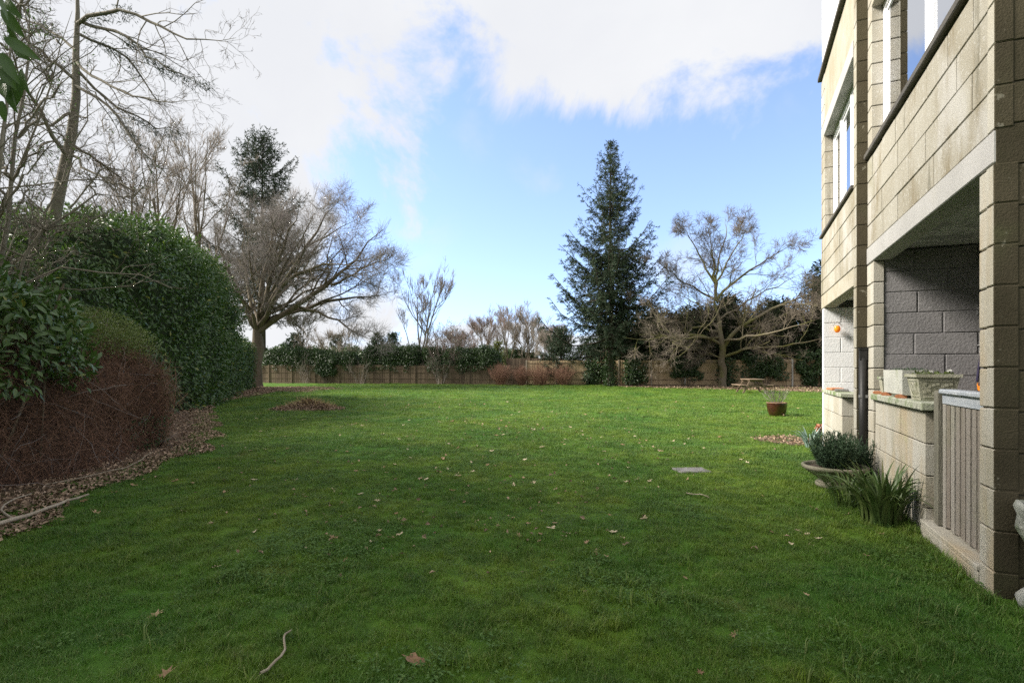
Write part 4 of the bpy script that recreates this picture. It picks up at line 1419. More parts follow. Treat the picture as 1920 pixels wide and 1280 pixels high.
# taller weathered panel and trellis behind the middle
fh = empty('trellis_panel', (3.2, 42.75 - .2614 * 3.2 + .5, 0), fang)
tag(fh, 'square lattice trellis panels standing above the fence beside the spruce', 'trellis')
for i in range(17):
    a0 = i * .2
    link('upright', mesh_np('upright', *box_vf(a0, a0 + .03, -.012, .010, 0 if i % 8 == 0 else 1.75, 2.65)), 'trellis', fh, (2.2, 0, 0))
for i in range(5):
    link('crossbar', mesh_np('crossbar', *box_vf(0, 3.23, .012, .03, 1.8 + i * .19, 1.83 + i * .19)), 'trellis', fh, (2.2, 0, 0))
f2 = empty('neighbour_fence', (-.4, 42.75 + .1 + 1.1, 0), fang)
tag(f2, 'taller grey weathered fence panel behind the reddish bushes', 'fence')
for k_ in range(2):
    bd = [box_vf(k_ * 1.9 + .05 + i * .15, k_ * 1.9 + .05 + i * .15 + .143, -.01 - (i % 2) * .01, .01 - (i % 2) * .01, 0, 2.15) for i in range(12)]
    link('board_panel', mesh_np('board_panel', *join(bd)), 'fence_dark', f2)['kind'] = 'stuff'
for k_ in range(3):
    piece('post', k_ * 1.9 - .045, k_ * 1.9 + .045, -.06, .04, 0, 2.25, 'fence_dark', f2, .008)

# ------------------------------------------------------------------ hedges and evergreen masses
def lump(P, amp, sc, seed=0.0):
    return np.array([mnoise.noise(Vector((p[0] * sc + seed, p[1] * sc, p[2] * sc))) for p in P.reshape(-1, 3)]).reshape(P.shape[:-1]) * amp


def hedge_grid(path, nS=40, nA=26, square=.45, endr=1.2, amp=.25, sc=.7, seed=0.0):
    """path rows: x, y, half width, height -> grid (nS,nA,3); first angle = right side foot"""
    p = np.asarray(path, float)
    d = np.r_[0, np.cumsum(np.linalg.norm(np.diff(p[:, :2], axis=0), axis=1))]
    s = np.linspace(0, d[-1], nS)
    c = np.stack([np.interp(s, d, p[:, i]) for i in range(4)], 1)
    T = np.gradient(c[:, :2], axis=0)
    T = T / np.linalg.norm(T, axis=1, keepdims=True)
    side = np.stack([T[:, 1], -T[:, 0]], 1)
    e = np.minimum(s, d[-1] - s) / endr
    cap = np.sqrt(np.clip(1 - (1 - np.clip(e, 0, 1)) ** 2, .004, 1))
    th = np.linspace(0, math.pi, nA)
    cx = np.sign(np.cos(th)) * np.abs(np.cos(th)) ** square
    sz = np.sin(th) ** square
    G = np.empty((nS, nA, 3))
    hw = (c[:, 2] * cap)[:, None]
    ht = (c[:, 3] * (.55 + .45 * cap))[:, None]
    G[..., 0] = c[:, None, 0] + side[:, None, 0] * hw * cx
    G[..., 1] = c[:, None, 1] + side[:, None, 1] * hw * cx
    G[..., 2] = ht * sz
    lm_ = lump(G, amp, sc, seed) + lump(G, amp * .45, sc * 2.6, seed + 17)
    G[..., 0] += side[:, None, 0] * lm_ * np.sign(cx)
    G[..., 1] += side[:, None, 1] * lm_ * np.sign(cx)
    G[..., 2] += lm_ * (G[..., 2] > .8)
    return G


def grid_vf(G):
    a, b, _ = G.shape
    i = (np.arange(a - 1)[:, None] * b + np.arange(b - 1)[None]).ravel()
    return G.reshape(-1, 3), np.stack([i, i + b, i + b + 1, i + 1], 1)


def sample_grid(G, n, weight=None):
    A, B, C_, D_ = G[:-1, :-1], G[1:, :-1], G[1:, 1:], G[:-1, 1:]
    N = np.cross(C_ - A, D_ - B)
    ar = np.linalg.norm(N, axis=-1)
    N = N / np.maximum(ar, 1e-9)[..., None]
    mid = (A + C_) / 2
    wgt = ar if weight is None else ar * weight(mid)
    pr = (wgt / wgt.sum()).ravel()
    q = RG.choice(len(pr), n, p=pr)
    i, j = np.divmod(q, ar.shape[1])
    u, v = RG.uniform(0, 1, (2, n, 1))
    P = (A[i, j] * (1 - u) + B[i, j] * u) * (1 - v) + (D_[i, j] * (1 - u) + C_[i, j] * u) * v
    Nn = N[i, j]
    ctr = G.mean((0, 1))
    return P, Nn


def orient(P, Nn, cz):
    """flip normals to face away from the path centre (passed as function values)"""
    f = np.sign(((P - cz) * Nn).sum(1, keepdims=True))
    f[f == 0] = 1
    return Nn * f


def leafy(G, n, L, W, mat, parent, inn=-.22, out=.10, name='foliage', weight=None, droop=.5, cz=None, fold=.22):
    P, Nn = sample_grid(G, n, weight)
    c = G.mean(1)
    # nearest section centre
    sid = np.argmin(np.linalg.norm(P[:, None, :2] - c[None, ::4, :2], axis=2), axis=1)
    cc = c[::4][sid].copy()
    cc[:, 2] = np.minimum(cc[:, 2] * .6, P[:, 2] - .05)
    Nn = orient(P, Nn, cc)
    P = P + Nn * RG.uniform(inn, out, n)[:, None]
    D = Nn * .7 + RG.normal(0, .75, (n, 3)) - np.array([0, 0, droop])
    Nf = Nn + RG.normal(0, .5, (n, 3)) + [0, 0, .35]
    o = link(name, mesh_np(name, *leaves_vf(P, D, Nf, RG.uniform(L[0], L[1], n), RG.uniform(W[0], W[1], n), fold)), mat, parent)
    o['kind'] = 'stuff'
    return o


def hedge(name, label, path, nleaf, L, W, mat, core='laurel_core', shrink=.9, cat='hedge', **kw):
    lw_ = kw.pop('leafkw', {})
    G = hedge_grid(path, **kw)
    t = empty(name, (0, 0, 0))
    tag(t, label, cat)
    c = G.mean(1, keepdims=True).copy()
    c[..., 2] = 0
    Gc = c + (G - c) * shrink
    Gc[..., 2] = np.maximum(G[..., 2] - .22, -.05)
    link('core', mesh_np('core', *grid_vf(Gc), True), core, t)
    leafy(G, nleaf, L, W, mat, t, **lw_)
    return t, G


LH, LG = hedge('laurel_hedge', 'tall glossy clipped laurel hedge along the left side',
      [(-10.4, 8.0, 1.7, 3.4), (-11.0, 11, 1.8, 4.2), (-11.4, 14, 1.9, 5.2), (-11.8, 16.5, 2.0, 5.6), (-13.6, 21, 2.0, 6.0), (-14.6, 24.6, 1.9, 5.8)],
      64000, (.10, .18), (.042, .072), 'laurel', nS=90, nA=50, square=.5, endr=1.3, amp=.55, sc=.7, leafkw=dict(inn=-.30, out=.22))
hedge('laurel_hedge', 'lower laurel hedge section continuing behind the tall one to the big tree',
      [(-14.6, 25, 1.2, 3.5), (-16.4, 30, 1.2, 3.4), (-18.6, 36, 1.2, 3.3)],
      12000, (.10, .17), (.05, .07), 'laurel', nS=40, nA=26, square=.5, endr=.8, amp=.25, sc=.8, seed=5)

# shoots breaking out of the tall hedge
n = 420
P, Nn = sample_grid(LG, n, lambda m: .25 + np.clip(m[..., 2] - 2.0, 0, 3) * .6)
cc = np.stack([np.interp(P[:, 1], [8, 11, 14, 16.5, 21, 24.4], [-10.4, -11, -11.4, -11.8, -13.6, -14.5]), P[:, 1], P[:, 2] * .6], 1)
Nn = orient(P, Nn, cc)
d = unit(Nn + RG.normal(0, .4, (n, 3)) + [0, 0, .7])
ln = RG.uniform(.2, .55, n)
SH = np.stack([P - Nn * .1, P + d * (ln * .5)[:, None], P + d * ln[:, None] + [0, 0, .04]], 1)
link('shoots', mesh_np('shoots', *tubes_vf(SH, np.full((n, 3), .006), 3)), 'privet', LH)['kind'] = 'stuff'
i = np.repeat(np.arange(n), 11)
u = RG.uniform(.2, 1, len(i))[:, None]
C = P[i] + d[i] * ln[i][:, None] * u
D = unit(d[i] * .6 + RG.normal(0, .7, (len(i), 3)))
link('shoot_leaves', mesh_np('shoot_leaves', *leaves_vf(C, D, RG.normal(0, .5, (len(i), 3)) + [0, 0, 1], RG.uniform(.09, .16, len(i)), RG.uniform(.04, .06, len(i)))), 'laurel', LH)['kind'] = 'stuff'

# brown twiggy hedge
BH = [(-5.25, 1.0, .85, 1.5), (-5.6, 3.6, .85, 1.5), (-5.95, 5.2, .9, 1.55), (-6.25, 6.8, .95, 1.66), (-6.85, 9.35, 1.05, 1.68)]
G = hedge_grid(BH, 60, 30, .5, 1.5, .22, 1.0, 2.0)
bh = empty('bare_hedge', (0, 0, 0))
tag(bh, 'dense brown leafless twiggy hedge with rounded end at the left', 'hedge')
c = G.mean(1, keepdims=True).copy()
c[..., 2] = 0
Gc = c + (G - c) * .84
Gc[..., 2] = np.maximum(G[..., 2] - .16, -.03)
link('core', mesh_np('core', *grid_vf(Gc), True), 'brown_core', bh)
n = 27000
P, Nn = sample_grid(G, n, lambda m: .4 + (m[..., 0] > -6.2 + 0 * m[..., 1]) * 1.0)
cc = np.stack([np.interp(P[:, 1], [r[1] for r in BH], [r[0] for r in BH]), P[:, 1], P[:, 2] * .6], 1)
Nn = orient(P, Nn, cc)
P = P + Nn * RG.uniform(-.20, .03, n)[:, None]
tang = np.cross(Nn, RG.normal(0, 1, (n, 3)) + [0, 0, .0])
d = unit(unit(tang) * .8 + Nn * RG.uniform(-.1, .5, (n, 1)) + [0, 0, .12])
ln = RG.uniform(.14, .55, n)
Q = np.empty((n, 4, 3))
Q[:, 0] = P
for j in range(1, 4):
    d = unit(d + RG.normal(0, .28, (n, 3)) - Nn * .16 - [0, 0, .03])
    Q[:, j] = Q[:, j - 1] + d * (ln / 3)[:, None]
rr = RG.uniform(.0013, .0034, n)[:, None] * np.linspace(1, .5, 4)
link('twigs', mesh_np('twigs', *tubes_vf(Q, rr, 3)), 'brown_twig', bh)['kind'] = 'stuff'
# stems rising from the ground
n = 150
yy_ = RG.uniform(2.5, 9.6, n)
x0_ = np.interp(yy_, [r[1] for r in BH], [r[0] for r in BH])
fx = RG.uniform(.45, .98, n)
Q = np.empty((n, 7, 3))
Q[:, 0] = np.stack([x0_ + fx * .75, yy_, np.zeros(n)], 1)
d = unit(np.stack([RG.uniform(-.1, .35, n), RG.normal(0, .25, n), np.ones(n)], 1))
for j in range(1, 7):
    d = unit(d + RG.normal(0, .13, (n, 3)) - np.array([.06, 0, 0]))
    Q[:, j] = Q[:, j - 1] + d * RG.uniform(.13, .27, n)[:, None]
rs_ = RG.uniform(.004, .009, (n, 1)) * np.linspace(1, .4, 7)
Q2, r2 = grow(Q, rs_, 3, .2, .9, .6, .5, .6, 5, .2, .05, .002)
link('stems', mesh_np('stems', *join([tubes_vf(Q, rs_, 5), tubes_vf(Q2, r2, 4)])), 'brown_twig', bh)['kind'] = 'stuff'
# longer pale arching stems over its face
n = 620
P, Nn = sample_grid(G, n)
Nn = orient(P, Nn, np.stack([np.interp(P[:, 1], [r[1] for r in BH], [r[0] for r in BH]), P[:, 1], P[:, 2] * .6], 1))
d = unit(np.cross(Nn, RG.normal(0, 1, (n, 3))) + Nn * .3 + [0, 0, .25])
Q = np.empty((n, 7, 3))
Q[:, 0] = P - Nn * .05
for j in range(1, 7):
    d = unit(d + RG.normal(0, .18, (n, 3)) - [0, 0, .07] - Nn * .08)
    Q[:, j] = Q[:, j - 1] + d * (RG.uniform(.05, .16, n))[:, None]
link('arching_stems', mesh_np('arching_stems', *tubes_vf(Q, RG.uniform(.0018, .0038, (n, 1)) * np.linspace(1, .5, 7), 4)), 'twig', bh)['kind'] = 'stuff'
leafy(G + np.array([0, 0, .14]), 44000, (.022, .045), (.012, .022), 'privet', bh, -.22, .28, 'green_tops', weight=lambda m: np.clip((m[..., 2] - 1.42) * 5, 0, 1) * np.clip((m[..., 1] - 4.0) * .5, 0, 1), droop=-.5)
leafy(G, 500, (.03, .06), (.02, .035), 'ivy', bh, -.05, .05, 'ivy_leaves', weight=lambda m: np.exp(-((m[..., 1] - 8.4) / .5) ** 2) * (m[..., 2] < .55))


# near laurel bush in front of the brown hedge: large leaves are parts of their own
def big_leaf(L, W, curl):
    k = 6
    V, F = [], []
    for i in range(k):
        t_ = i / (k - 1)
        wd = W * math.sin(math.pi * (.06 + .90 * t_) ** .85) * .5
        z = -curl * t_ * t_ * L
        V += [(t_ * L, -wd, z + wd * .35), (t_ * L, 0, z), (t_ * L, wd, z + wd * .35)]
    for i in range(k - 1):
        for j in range(2):
            a_ = i * 3 + j
            F.append((a_, a_ + 1, a_ + 4, a_ + 3))
    me = mesh_np('leaf', np.array(V), np.array(F), True)
    me.materials.append(M['laurel'])
    return me


BL = [big_leaf(.12, .05, .15), big_leaf(.10, .045, .35), big_leaf(.135, .052, .25), big_leaf(.085, .04, .1)]


def aim(d, n):
    x_ = Vector(d).normalized()
    z_ = Vector(n)
    y_ = z_.cross(x_)
    if y_.length < 1e-4:
        y_ = Vector((0, 1, 0)).cross(x_)
    y_.normalize()
    z_ = x_.cross(y_)
    return Matrix((x_, y_, z_)).transposed().to_euler()


nl = empty('laurel_bush', (-5.45, 6.2, 0))
tag(nl, 'dark glossy laurel bush pushing through the brown hedge at the left edge', 'shrub')
Gn = hedge_grid([(-.45, -2.0, .5, 2.5), (-.15, -1.0, .6, 2.5), (.05, -.2, .6, 2.25), (.12, .75, .45, 1.6)], 30, 24, .7, 1.0, .3, 1.3, 9.0)
link('stems', mesh_np('stems', *tubes_vf(np.stack([np.stack([np.linspace(RG.uniform(-.3, .2), x_, 5), np.linspace(RG.uniform(-1.5, .0), y_, 5), np.linspace(0, z_, 5)], 1) for x_, y_, z_ in zip(RG.uniform(-.5, .6, 26), RG.uniform(-2.4, .4, 26), RG.uniform(1.5, 2.2, 26))]), np.full((26, 5), .011), 5)), 'bark', nl)
cg = Gn.mean(1, keepdims=True).copy()
cg[..., 2] = 1.2
leafy(Gn, 5200, (.07, .13), (.03, .05), 'laurel', nl, -.3, .05, weight=lambda m: (m[..., 2] > 1.15) * 1.0)
P, Nn = sample_grid(Gn, 260, lambda m: (m[..., 2] > 1.2) * np.where(m[..., 0] > -.3, 2.0, .15))
Nn = orient(P, Nn, np.stack([np.full(260, -.2), P[:, 1], P[:, 2] * .7], 1))
for i in range(260):
    d = Nn[i] * .6 + RG.normal(0, .7, 3) + [0, 0, -.25]
    link('leaf', BL[i % 4], None, nl, P[i] + Nn[i] * rnd.uniform(.02, .14), aim(d, Nn[i] + RG.normal(0, .3, 3) + [0, 0, .4]))


# ------------------------------------------------------------------ trees
def tree_from(name, label, limbs, radii, levels, bark, twig, base, group=None, cat='tree', k=9, rmin=.006, sides=6, jit=.0, trunk_n=1):
    """limbs: world polylines; the first trunk_n make the trunk. levels: list of dicts for grow()"""
    t = empty(name, base)
    tag(t, label, cat, group)
    b = np.array(base)
    P = np.stack([resample(l, k, jit) - b for l in limbs])
    Rr = np.stack([np.linspace(r[0], r[1], k) * (1 - .8 * np.linspace(0, 1, k) ** 5) for r in radii])
    Rr = np.maximum(Rr, rmin)
    for i in range(trunk_n):
        Rr[i, 0] *= 1.25
    for i in range(trunk_n):
        link('trunk', mesh_np('trunk', *tubes_vf(P[i:i + 1], Rr[i:i + 1], 12), True), bark, t)
    for i in range(trunk_n, len(P)):
        link('limb', mesh_np('limb', *tubes_vf(P[i:i + 1], Rr[i:i + 1], 8), True), bark, t)
    cur, cr = P, Rr
    meshes = []
    for i, lv_ in enumerate(levels):
        a = dict(lv_)
        src, sr = cur, cr
        if i == 0 and trunk_n and len(P) > trunk_n and not a.pop('trunk', False):
            src, sr = P[trunk_n:], Rr[trunk_n:]
        a.pop('trunk', None)
        cur, cr = grow(src, sr, rmin=rmin, **a)
        meshes.append((cur, cr))
    nb = max(1, len(meshes) - 2)
    link('branches', mesh_np('branches', *join([tubes_vf(p_, r_, 5) for p_, r_ in meshes[:nb]])), bark, t)['kind'] = 'stuff'
    if meshes[nb:]:
        link('crown', mesh_np('crown', *join([tubes_vf(p_, r_, 3) for p_, r_ in meshes[nb:]])), twig, t)['kind'] = 'stuff'
    return t, meshes


def lim(pts, Y, dy=0.0):
    n_ = len(pts)
    return [px(x_, y_, Y + dy * i / (n_ - 1)) for i, (x_, y_) in enumerate(pts)]


# big broad tree at the left
YT = 38.0
B = px(478, 724, YT)
B = (B[0], B[1], 0)
limbs = [lim([(478, 733), (480, 690), (483, 640), (485, 605)], YT),
         lim([(484, 622), (530, 590), (580, 556), (640, 515), (690, 460), (722, 428)], YT, -1.5),
         lim([(486, 612), (545, 585), (620, 562), (690, 555), (728, 550)], YT, 2.5),
         lim([(485, 612), (492, 540), (505, 460), (525, 400), (535, 378)], YT, 1),
         lim([(482, 620), (455, 570), (425, 500), (400, 430)], YT, -3),
         lim([(486, 605), (535, 520), (590, 440), (620, 400), (632, 378)], YT, -2),
         lim([(560, 575), (620, 596), (660, 620), (700, 640)], YT, -2),
         lim([(484, 610), (500, 560), (560, 470), (630, 430), (672, 412)], YT, 4),
         lim([(482, 615), (465, 550), (455, 480), (458, 420)], YT, 4),
         lim([(484, 615), (510, 570), (540, 520), (600, 490), (680, 500)], YT, -6),
         lim([(482, 620), (470, 580), (440, 540), (410, 530)], YT, -6),
         lim([(485, 610), (500, 550), (520, 480), (555, 410), (565, 385)], YT, -5),
         lim([(620, 535), (680, 500), (715, 490), (735, 480)], YT - 1, -1)]
radii = [(.52, .42)] + [(.24, .05), (.19, .05), (.24, .05), (.18, .04), (.22, .04), (.10, .03), (.18, .04), (.16, .04), (.18, .04), (.14, .04), (.18, .04), (.1, .03)]
for i in range(9):
    a_ = R(4 + 150 * (i + .5) / 9) + RG.uniform(-.06, .06)
    ex, ey = 562 + 158 * math.cos(a_), 550 - 165 * math.sin(a_)
    f = RG.uniform(.30, .75)
    q0 = (484 + 4 * f, 622 - 45 * f)
    mx, my = q0[0] * .5 + ex * .5 + RG.uniform(-14, 14), q0[1] * .5 + ey * .5 + 14 * math.cos(a_)
    limbs.append(lim([q0, ((q0[0] + mx) / 2 + 3, (q0[1] + my) / 2 - 4), (mx, my), (ex, ey)], YT, RG.uniform(-6.5, 6.5)))
    radii.append((.11, .025))
tree_from('broad_tree', 'broad leafless tree with thick trunk and dense grey twigs at the left', limbs, radii, [
    dict(nper=9, t0=.25, t1=1, ang=.75, lr=.36, rr=.5, k=7, wig=.2, up=.03),
    dict(nper=6, t0=.15, t1=1, ang=.7, lr=.50, rr=.55, k=6, wig=.22, up=.07),
    dict(nper=5, t0=.15, t1=1, ang=.55, lr=.55, rr=.6, k=5, wig=.18, up=.06, lmin=.6),
    dict(nper=3, t0=.1, t1=1, ang=.5, lr=.66, rr=.7, k=4, wig=.18, up=.06, lmin=.6)],
    'bark', 'twig', B, rmin=.0072, jit=.08)

# oak on the right
YO = 38.0
B = px(1354, 724, YO)
B = (B[0], B[1], 0)
limbs = [lim([(1355, 735), (1353, 690), (1354, 662), (1352, 640), (1347, 605), (1342, 560)], YO),
         lim([(1342, 562), (1340, 520), (1337, 480), (1330, 430)], YO, .5),
         lim([(1357, 650), (1372, 622), (1400, 602), (1430, 588), (1480, 566), (1545, 540)], YO, -2),
         lim([(1358, 668), (1392, 652), (1440, 655), (1490, 645), (1560, 630)], YO, -3),
         lim([(1385, 612), (1420, 612), (1460, 600), (1500, 570), (1550, 555)], YO, 1),
         lim([(1352, 645), (1318, 625), (1270, 627), (1215, 640), (1172, 632)], YO, -3),
         lim([(1350, 622), (1305, 615), (1255, 598), (1195, 582)], YO, -1),
         lim([(1345, 565), (1312, 545), (1272, 525), (1240, 490)], YO, -1),
         lim([(1345, 560), (1385, 520), (1430, 490), (1495, 455)], YO, -1),
         lim([(1341, 545), (1362, 490), (1392, 445), (1405, 420)], YO, -2),
         lim([(1340, 530), (1312, 475), (1290, 440), (1282, 425)], YO, 2),
         lim([(1341, 540), (1350, 480), (1365, 430), (1360, 405)], YO, 3),
         lim([(1352, 672), (1320, 655), (1290, 648), (1280, 645)], YO, -1),
         lim([(1350, 625), (1330, 590), (1290, 560), (1255, 550)], YO, 4),
         lim([(1348, 600), (1390, 570), (1450, 540), (1510, 510)], YO, 4),
         lim([(1352, 640), (1400, 635), (1460, 620), (1530, 600)], YO, -6),
         lim([(1350, 632), (1300, 640), (1250, 620), (1210, 600)], YO, -6)]
radii = [(.29, .13)] + [(.12, .02), (.16, .035), (.10, .02), (.09, .02), (.11, .02), (.10, .02), (.09, .02), (.10, .02), (.085, .02), (.085, .02), (.08, .02), (.05, .02), (.08, .02), (.08, .02), (.09, .02), (.09, .02)]
tree_from('oak_tree', 'spreading leafless oak with mossy low limbs before the right fence', limbs, radii, [
    dict(nper=9, t0=.12, t1=1, ang=.75, lr=.46, rr=.45, k=7, wig=.17, up=.05),
    dict(nper=7, t0=.15, t1=1, ang=.7, lr=.50, rr=.5, k=6, wig=.2, up=.05),
    dict(nper=5, t0=.2, t1=1, ang=.65, lr=.55, rr=.6, k=5, wig=.2, up=.04, lmin=.4),
    dict(nper=3, t0=.2, t1=1, ang=.6, lr=.6, rr=.7, k=4, wig=.22, up=.03, lmin=.35)],
    'bark_moss', 'twig_oak', B, rmin=.0085, jit=.07, k=10)


def bare_tree(name, label, x_, y_, h, spread, r, bark='bark', twig='twig_grey', stems=1, nl=9, n1=7, n2=6, n3=3, rmin=.012, up=.12, ang=.55, group=None, cat='tree', crown0=.3):
    limbs = []
    radii = []
    for s_ in range(stems):
        a_ = RG.uniform(0, 6.28)
        ln = 0 if stems == 1 else .28 * spread
        top = (x_ + ln * math.cos(a_) + RG.normal(0, .1 * spread), y_ + ln * math.sin(a_), h * RG.uniform(.85, 1))
        limbs.append([(x_ + .02 * s_, y_, -.1), (x_ + (top[0] - x_) * .25, y_ + (top[1] - y_) * .25, h * .35), (x_ + (top[0] - x_) * .6, y_ + (top[1] - y_) * .6, h * .65), top])
        radii.append((r / math.sqrt(stems), r * .12))
    nt = stems
    for i in range(nl):
        b_ = limbs[i % stems]
        f = RG.uniform(crown0, .85)
        p0 = np.array([np.interp(f, [0, .35, .65, 1], [q[j] for q in b_]) for j in range(3)])
        a_ = i * 2.4 + RG.uniform(-.4, .4)
        out = spread * .5 * RG.uniform(.6, 1.05) * (1.15 - f * .75)
        rise = (h - p0[2]) * RG.uniform(.35, .85)
        p1 = p0 + np.array([math.cos(a_) * out, math.sin(a_) * out, rise])
        mid = p0 * .5 + p1 * .5 + np.array([math.cos(a_) * out * .12, math.sin(a_) * out * .12, -rise * .06])
        limbs.append([p0, mid, p1])
        radii.append((r * .42 * (1.1 - f), r * .08))
    return tree_from(name, label, limbs, radii, [
        dict(nper=n1, t0=.15, t1=1, ang=ang, lr=.42, rr=.5, k=6, wig=.10, up=up, trunk=True),
        dict(nper=n2, t0=.15, t1=1, ang=ang, lr=.48, rr=.6, k=5, wig=.12, up=up, lmin=.5),
        dict(nper=n3, t0=.15, t1=1, ang=ang, lr=.55, rr=.7, k=4, wig=.12, up=up, lmin=.5)],
        bark, twig, (x_, y_, 0), rmin=rmin, jit=.05, trunk_n=nt, group=group, cat=cat)


g1 = 'bare trees beyond the left hedge'
bare_tree('bare_tree', 'tall slim leafless tree behind the laurel hedge nearest the dark conifer', -24.0, 42, 21.0, 9, .26, nl=12, group=g1)
bare_tree('bare_tree', 'tall leafless tree behind the laurel hedge, middle of the bare group', -24.6, 37, 18.5, 8, .24, nl=12, group=g1)
bare_tree('bare_tree', 'leafless tree behind the laurel hedge, leftmost of the bare group', -24.5, 33.5, 15.5, 8, .22, nl=11, group=g1)
bare_tree('bare_tree', 'thin leafless tree seen low behind the laurel hedge beside the broad tree', -25.5, 47, 15.0, 8, .22, nl=10, group=g1)
bare_tree('young_tree', 'slender multi-stemmed leafless tree rising behind the middle of the fence', -9.0, 51.5, 11.0, 6.2, .20, 'pale_bark', 'twig_grey', 3, 12, 7, 5, 3, up=.2, ang=.4, crown0=.12)
g2 = 'bare trees far beyond the fence'
for i, (x_, y_, h, sp_, lb) in enumerate(((-3.4, 68, 8.2, 6, 'leftmost bushy leafless tree of the far copse beyond the fence'), (-.4, 72, 9.8, 7, 'tallest bushy leafless tree of the far copse'), (2.2, 70, 9.0, 6.5, 'right-hand bushy leafless tree of the far copse'), (5.2, 72, 7.0, 6, 'low leafless tree between far copse and spruce'), (-6.4, 74, 6.6, 6, 'low purple-twigged tree left of the far copse'), (4.6, 60, 5.0, 5, 'small leafless thicket just left of the spruce'))):
    bare_tree('copse_tree', lb, x_, y_, h, sp_, .16, 'bark', 'twig_purple' if i in (0, 3, 4) else 'twig_grey', 2, 16, 8, 5, 4, rmin=.013, up=.14, ang=.42, group=g2, crown0=.12)
bare_tree('copse_tree', 'small leafless tree showing under the broad tree crown above the fence', -18.5, 56, 6.0, 6, .14, 'bark', 'twig_grey', 2, 10, 7, 5, 3, rmin=.014, group=g2, crown0=.12)
bare_tree('copse_tree', 'pale leafless tree further right under the broad tree crown', -20.5, 52, 7.2, 6, .16, 'bark', 'twig_grey', 2, 10, 7, 5, 3, rmin=.014, group=g2, crown0=.12)


def bush(name, label, x_, y_, h, spread, nst, twig, rad=.012, group=None, leaves=None, n1=6, n2=4, up=.08):
    t = empty(name, (x_, y_, 0))
    tag(t, label, 'shrub', group)
    a_ = RG.uniform(0, 6.28, nst)
    rr = np.sqrt(RG.uniform(0, 1, nst))
    P = np.stack([np.stack([np.cos(a_) * rr * spread * (.12 + .38 * f), np.sin(a_) * rr * spread * (.12 + .38 * f), h * f * (1 - .35 * rr) - .05 * (f == 0)], 1) for f in np.linspace(0, 1, 5)], 1)
    P[:, 1:] += RG.normal(0, .04 * h, P[:, 1:].shape)
    Rr = np.full((nst, 5), rad) * np.linspace(1, .4, 5)
    Q, r1 = grow(P, Rr, n1, .15, 1, .5, .4, .7, 4, .2, up, rad * .4)
    Q2, r2 = grow(Q, r1, n2, .15, 1, .5, .6, .8, 3, .2, up, rad * .35)
    link('stems', mesh_np('stems', *join([tubes_vf(P, Rr, 4)])), twig, t)['kind'] = 'stuff'
    link('twigs', mesh_np('twigs', *join([tubes_vf(Q, r1, 3), tubes_vf(Q2, r2, 3)])), twig, t)['kind'] = 'stuff'
    if leaves:
        m_, cnt, L = leaves
        src = Q2.reshape(-1, 3)
        C = src[RG.integers(0, len(src), cnt)] + RG.normal(0, .05, (cnt, 3))
        link('foliage', mesh_np('foliage', *leaves_vf(C, RG.normal(0, 1, (cnt, 3)), RG.normal(0, .7, (cnt, 3)) + [0, 0, .7], RG.uniform(L * .7, L * 1.2, cnt), RG.uniform(L * .4, L * .6, cnt))), m_, t)['kind'] = 'stuff'
    return t


def fy(x_):
    return 42.75 - .2614 * x_


gb = 'reddish bushes along the fence'
for x_, h, s_, lb in ((-.85, 1.75, 2.2, 'leftmost reddish-brown bare bush before the fence'), (.75, 1.5, 1.6, 'small reddish-brown bare bush, second from left before the fence'), (2.1, 1.75, 2.2, 'reddish-brown bare bush, third from left before the fence'), (3.9, 1.6, 2.0, 'reddish-brown bare bush nearest the spruce foot')):
    bush('bare_bush', lb, x_, fy(x_) - 1.0, h, s_, 90, 'red_twig', .011, gb, n1=6, n2=4)
bush('leafy_thicket', 'dark half-leafless thicket above the fence right of the slender tree', -5.6, fy(-5.6) + 1.2, 5.2, 4.5, 60, 'twig_purple', .022, None, ('ivy', 1600, .12), 8, 5)
bush('bare_bush', 'grey leafless bush before the fence under the ivy', -5.9, fy(-5.9) - .5, 2.6, 2.4, 12, 'twig_grey', .014, None, ('ivy', 500, .09))
bush('bare_bush', 'pale bare shrub in front of the fence left of centre', -12.9, fy(-12.9) - .6, 2.6, 3.0, 12, 'twig_grey', .014)
bush('bare_bush', 'small bare shrub at the dark left end of the fence', -18.2, fy(-18.2) - .6, 2.7, 2.6, 11, 'twig_grey', .014)


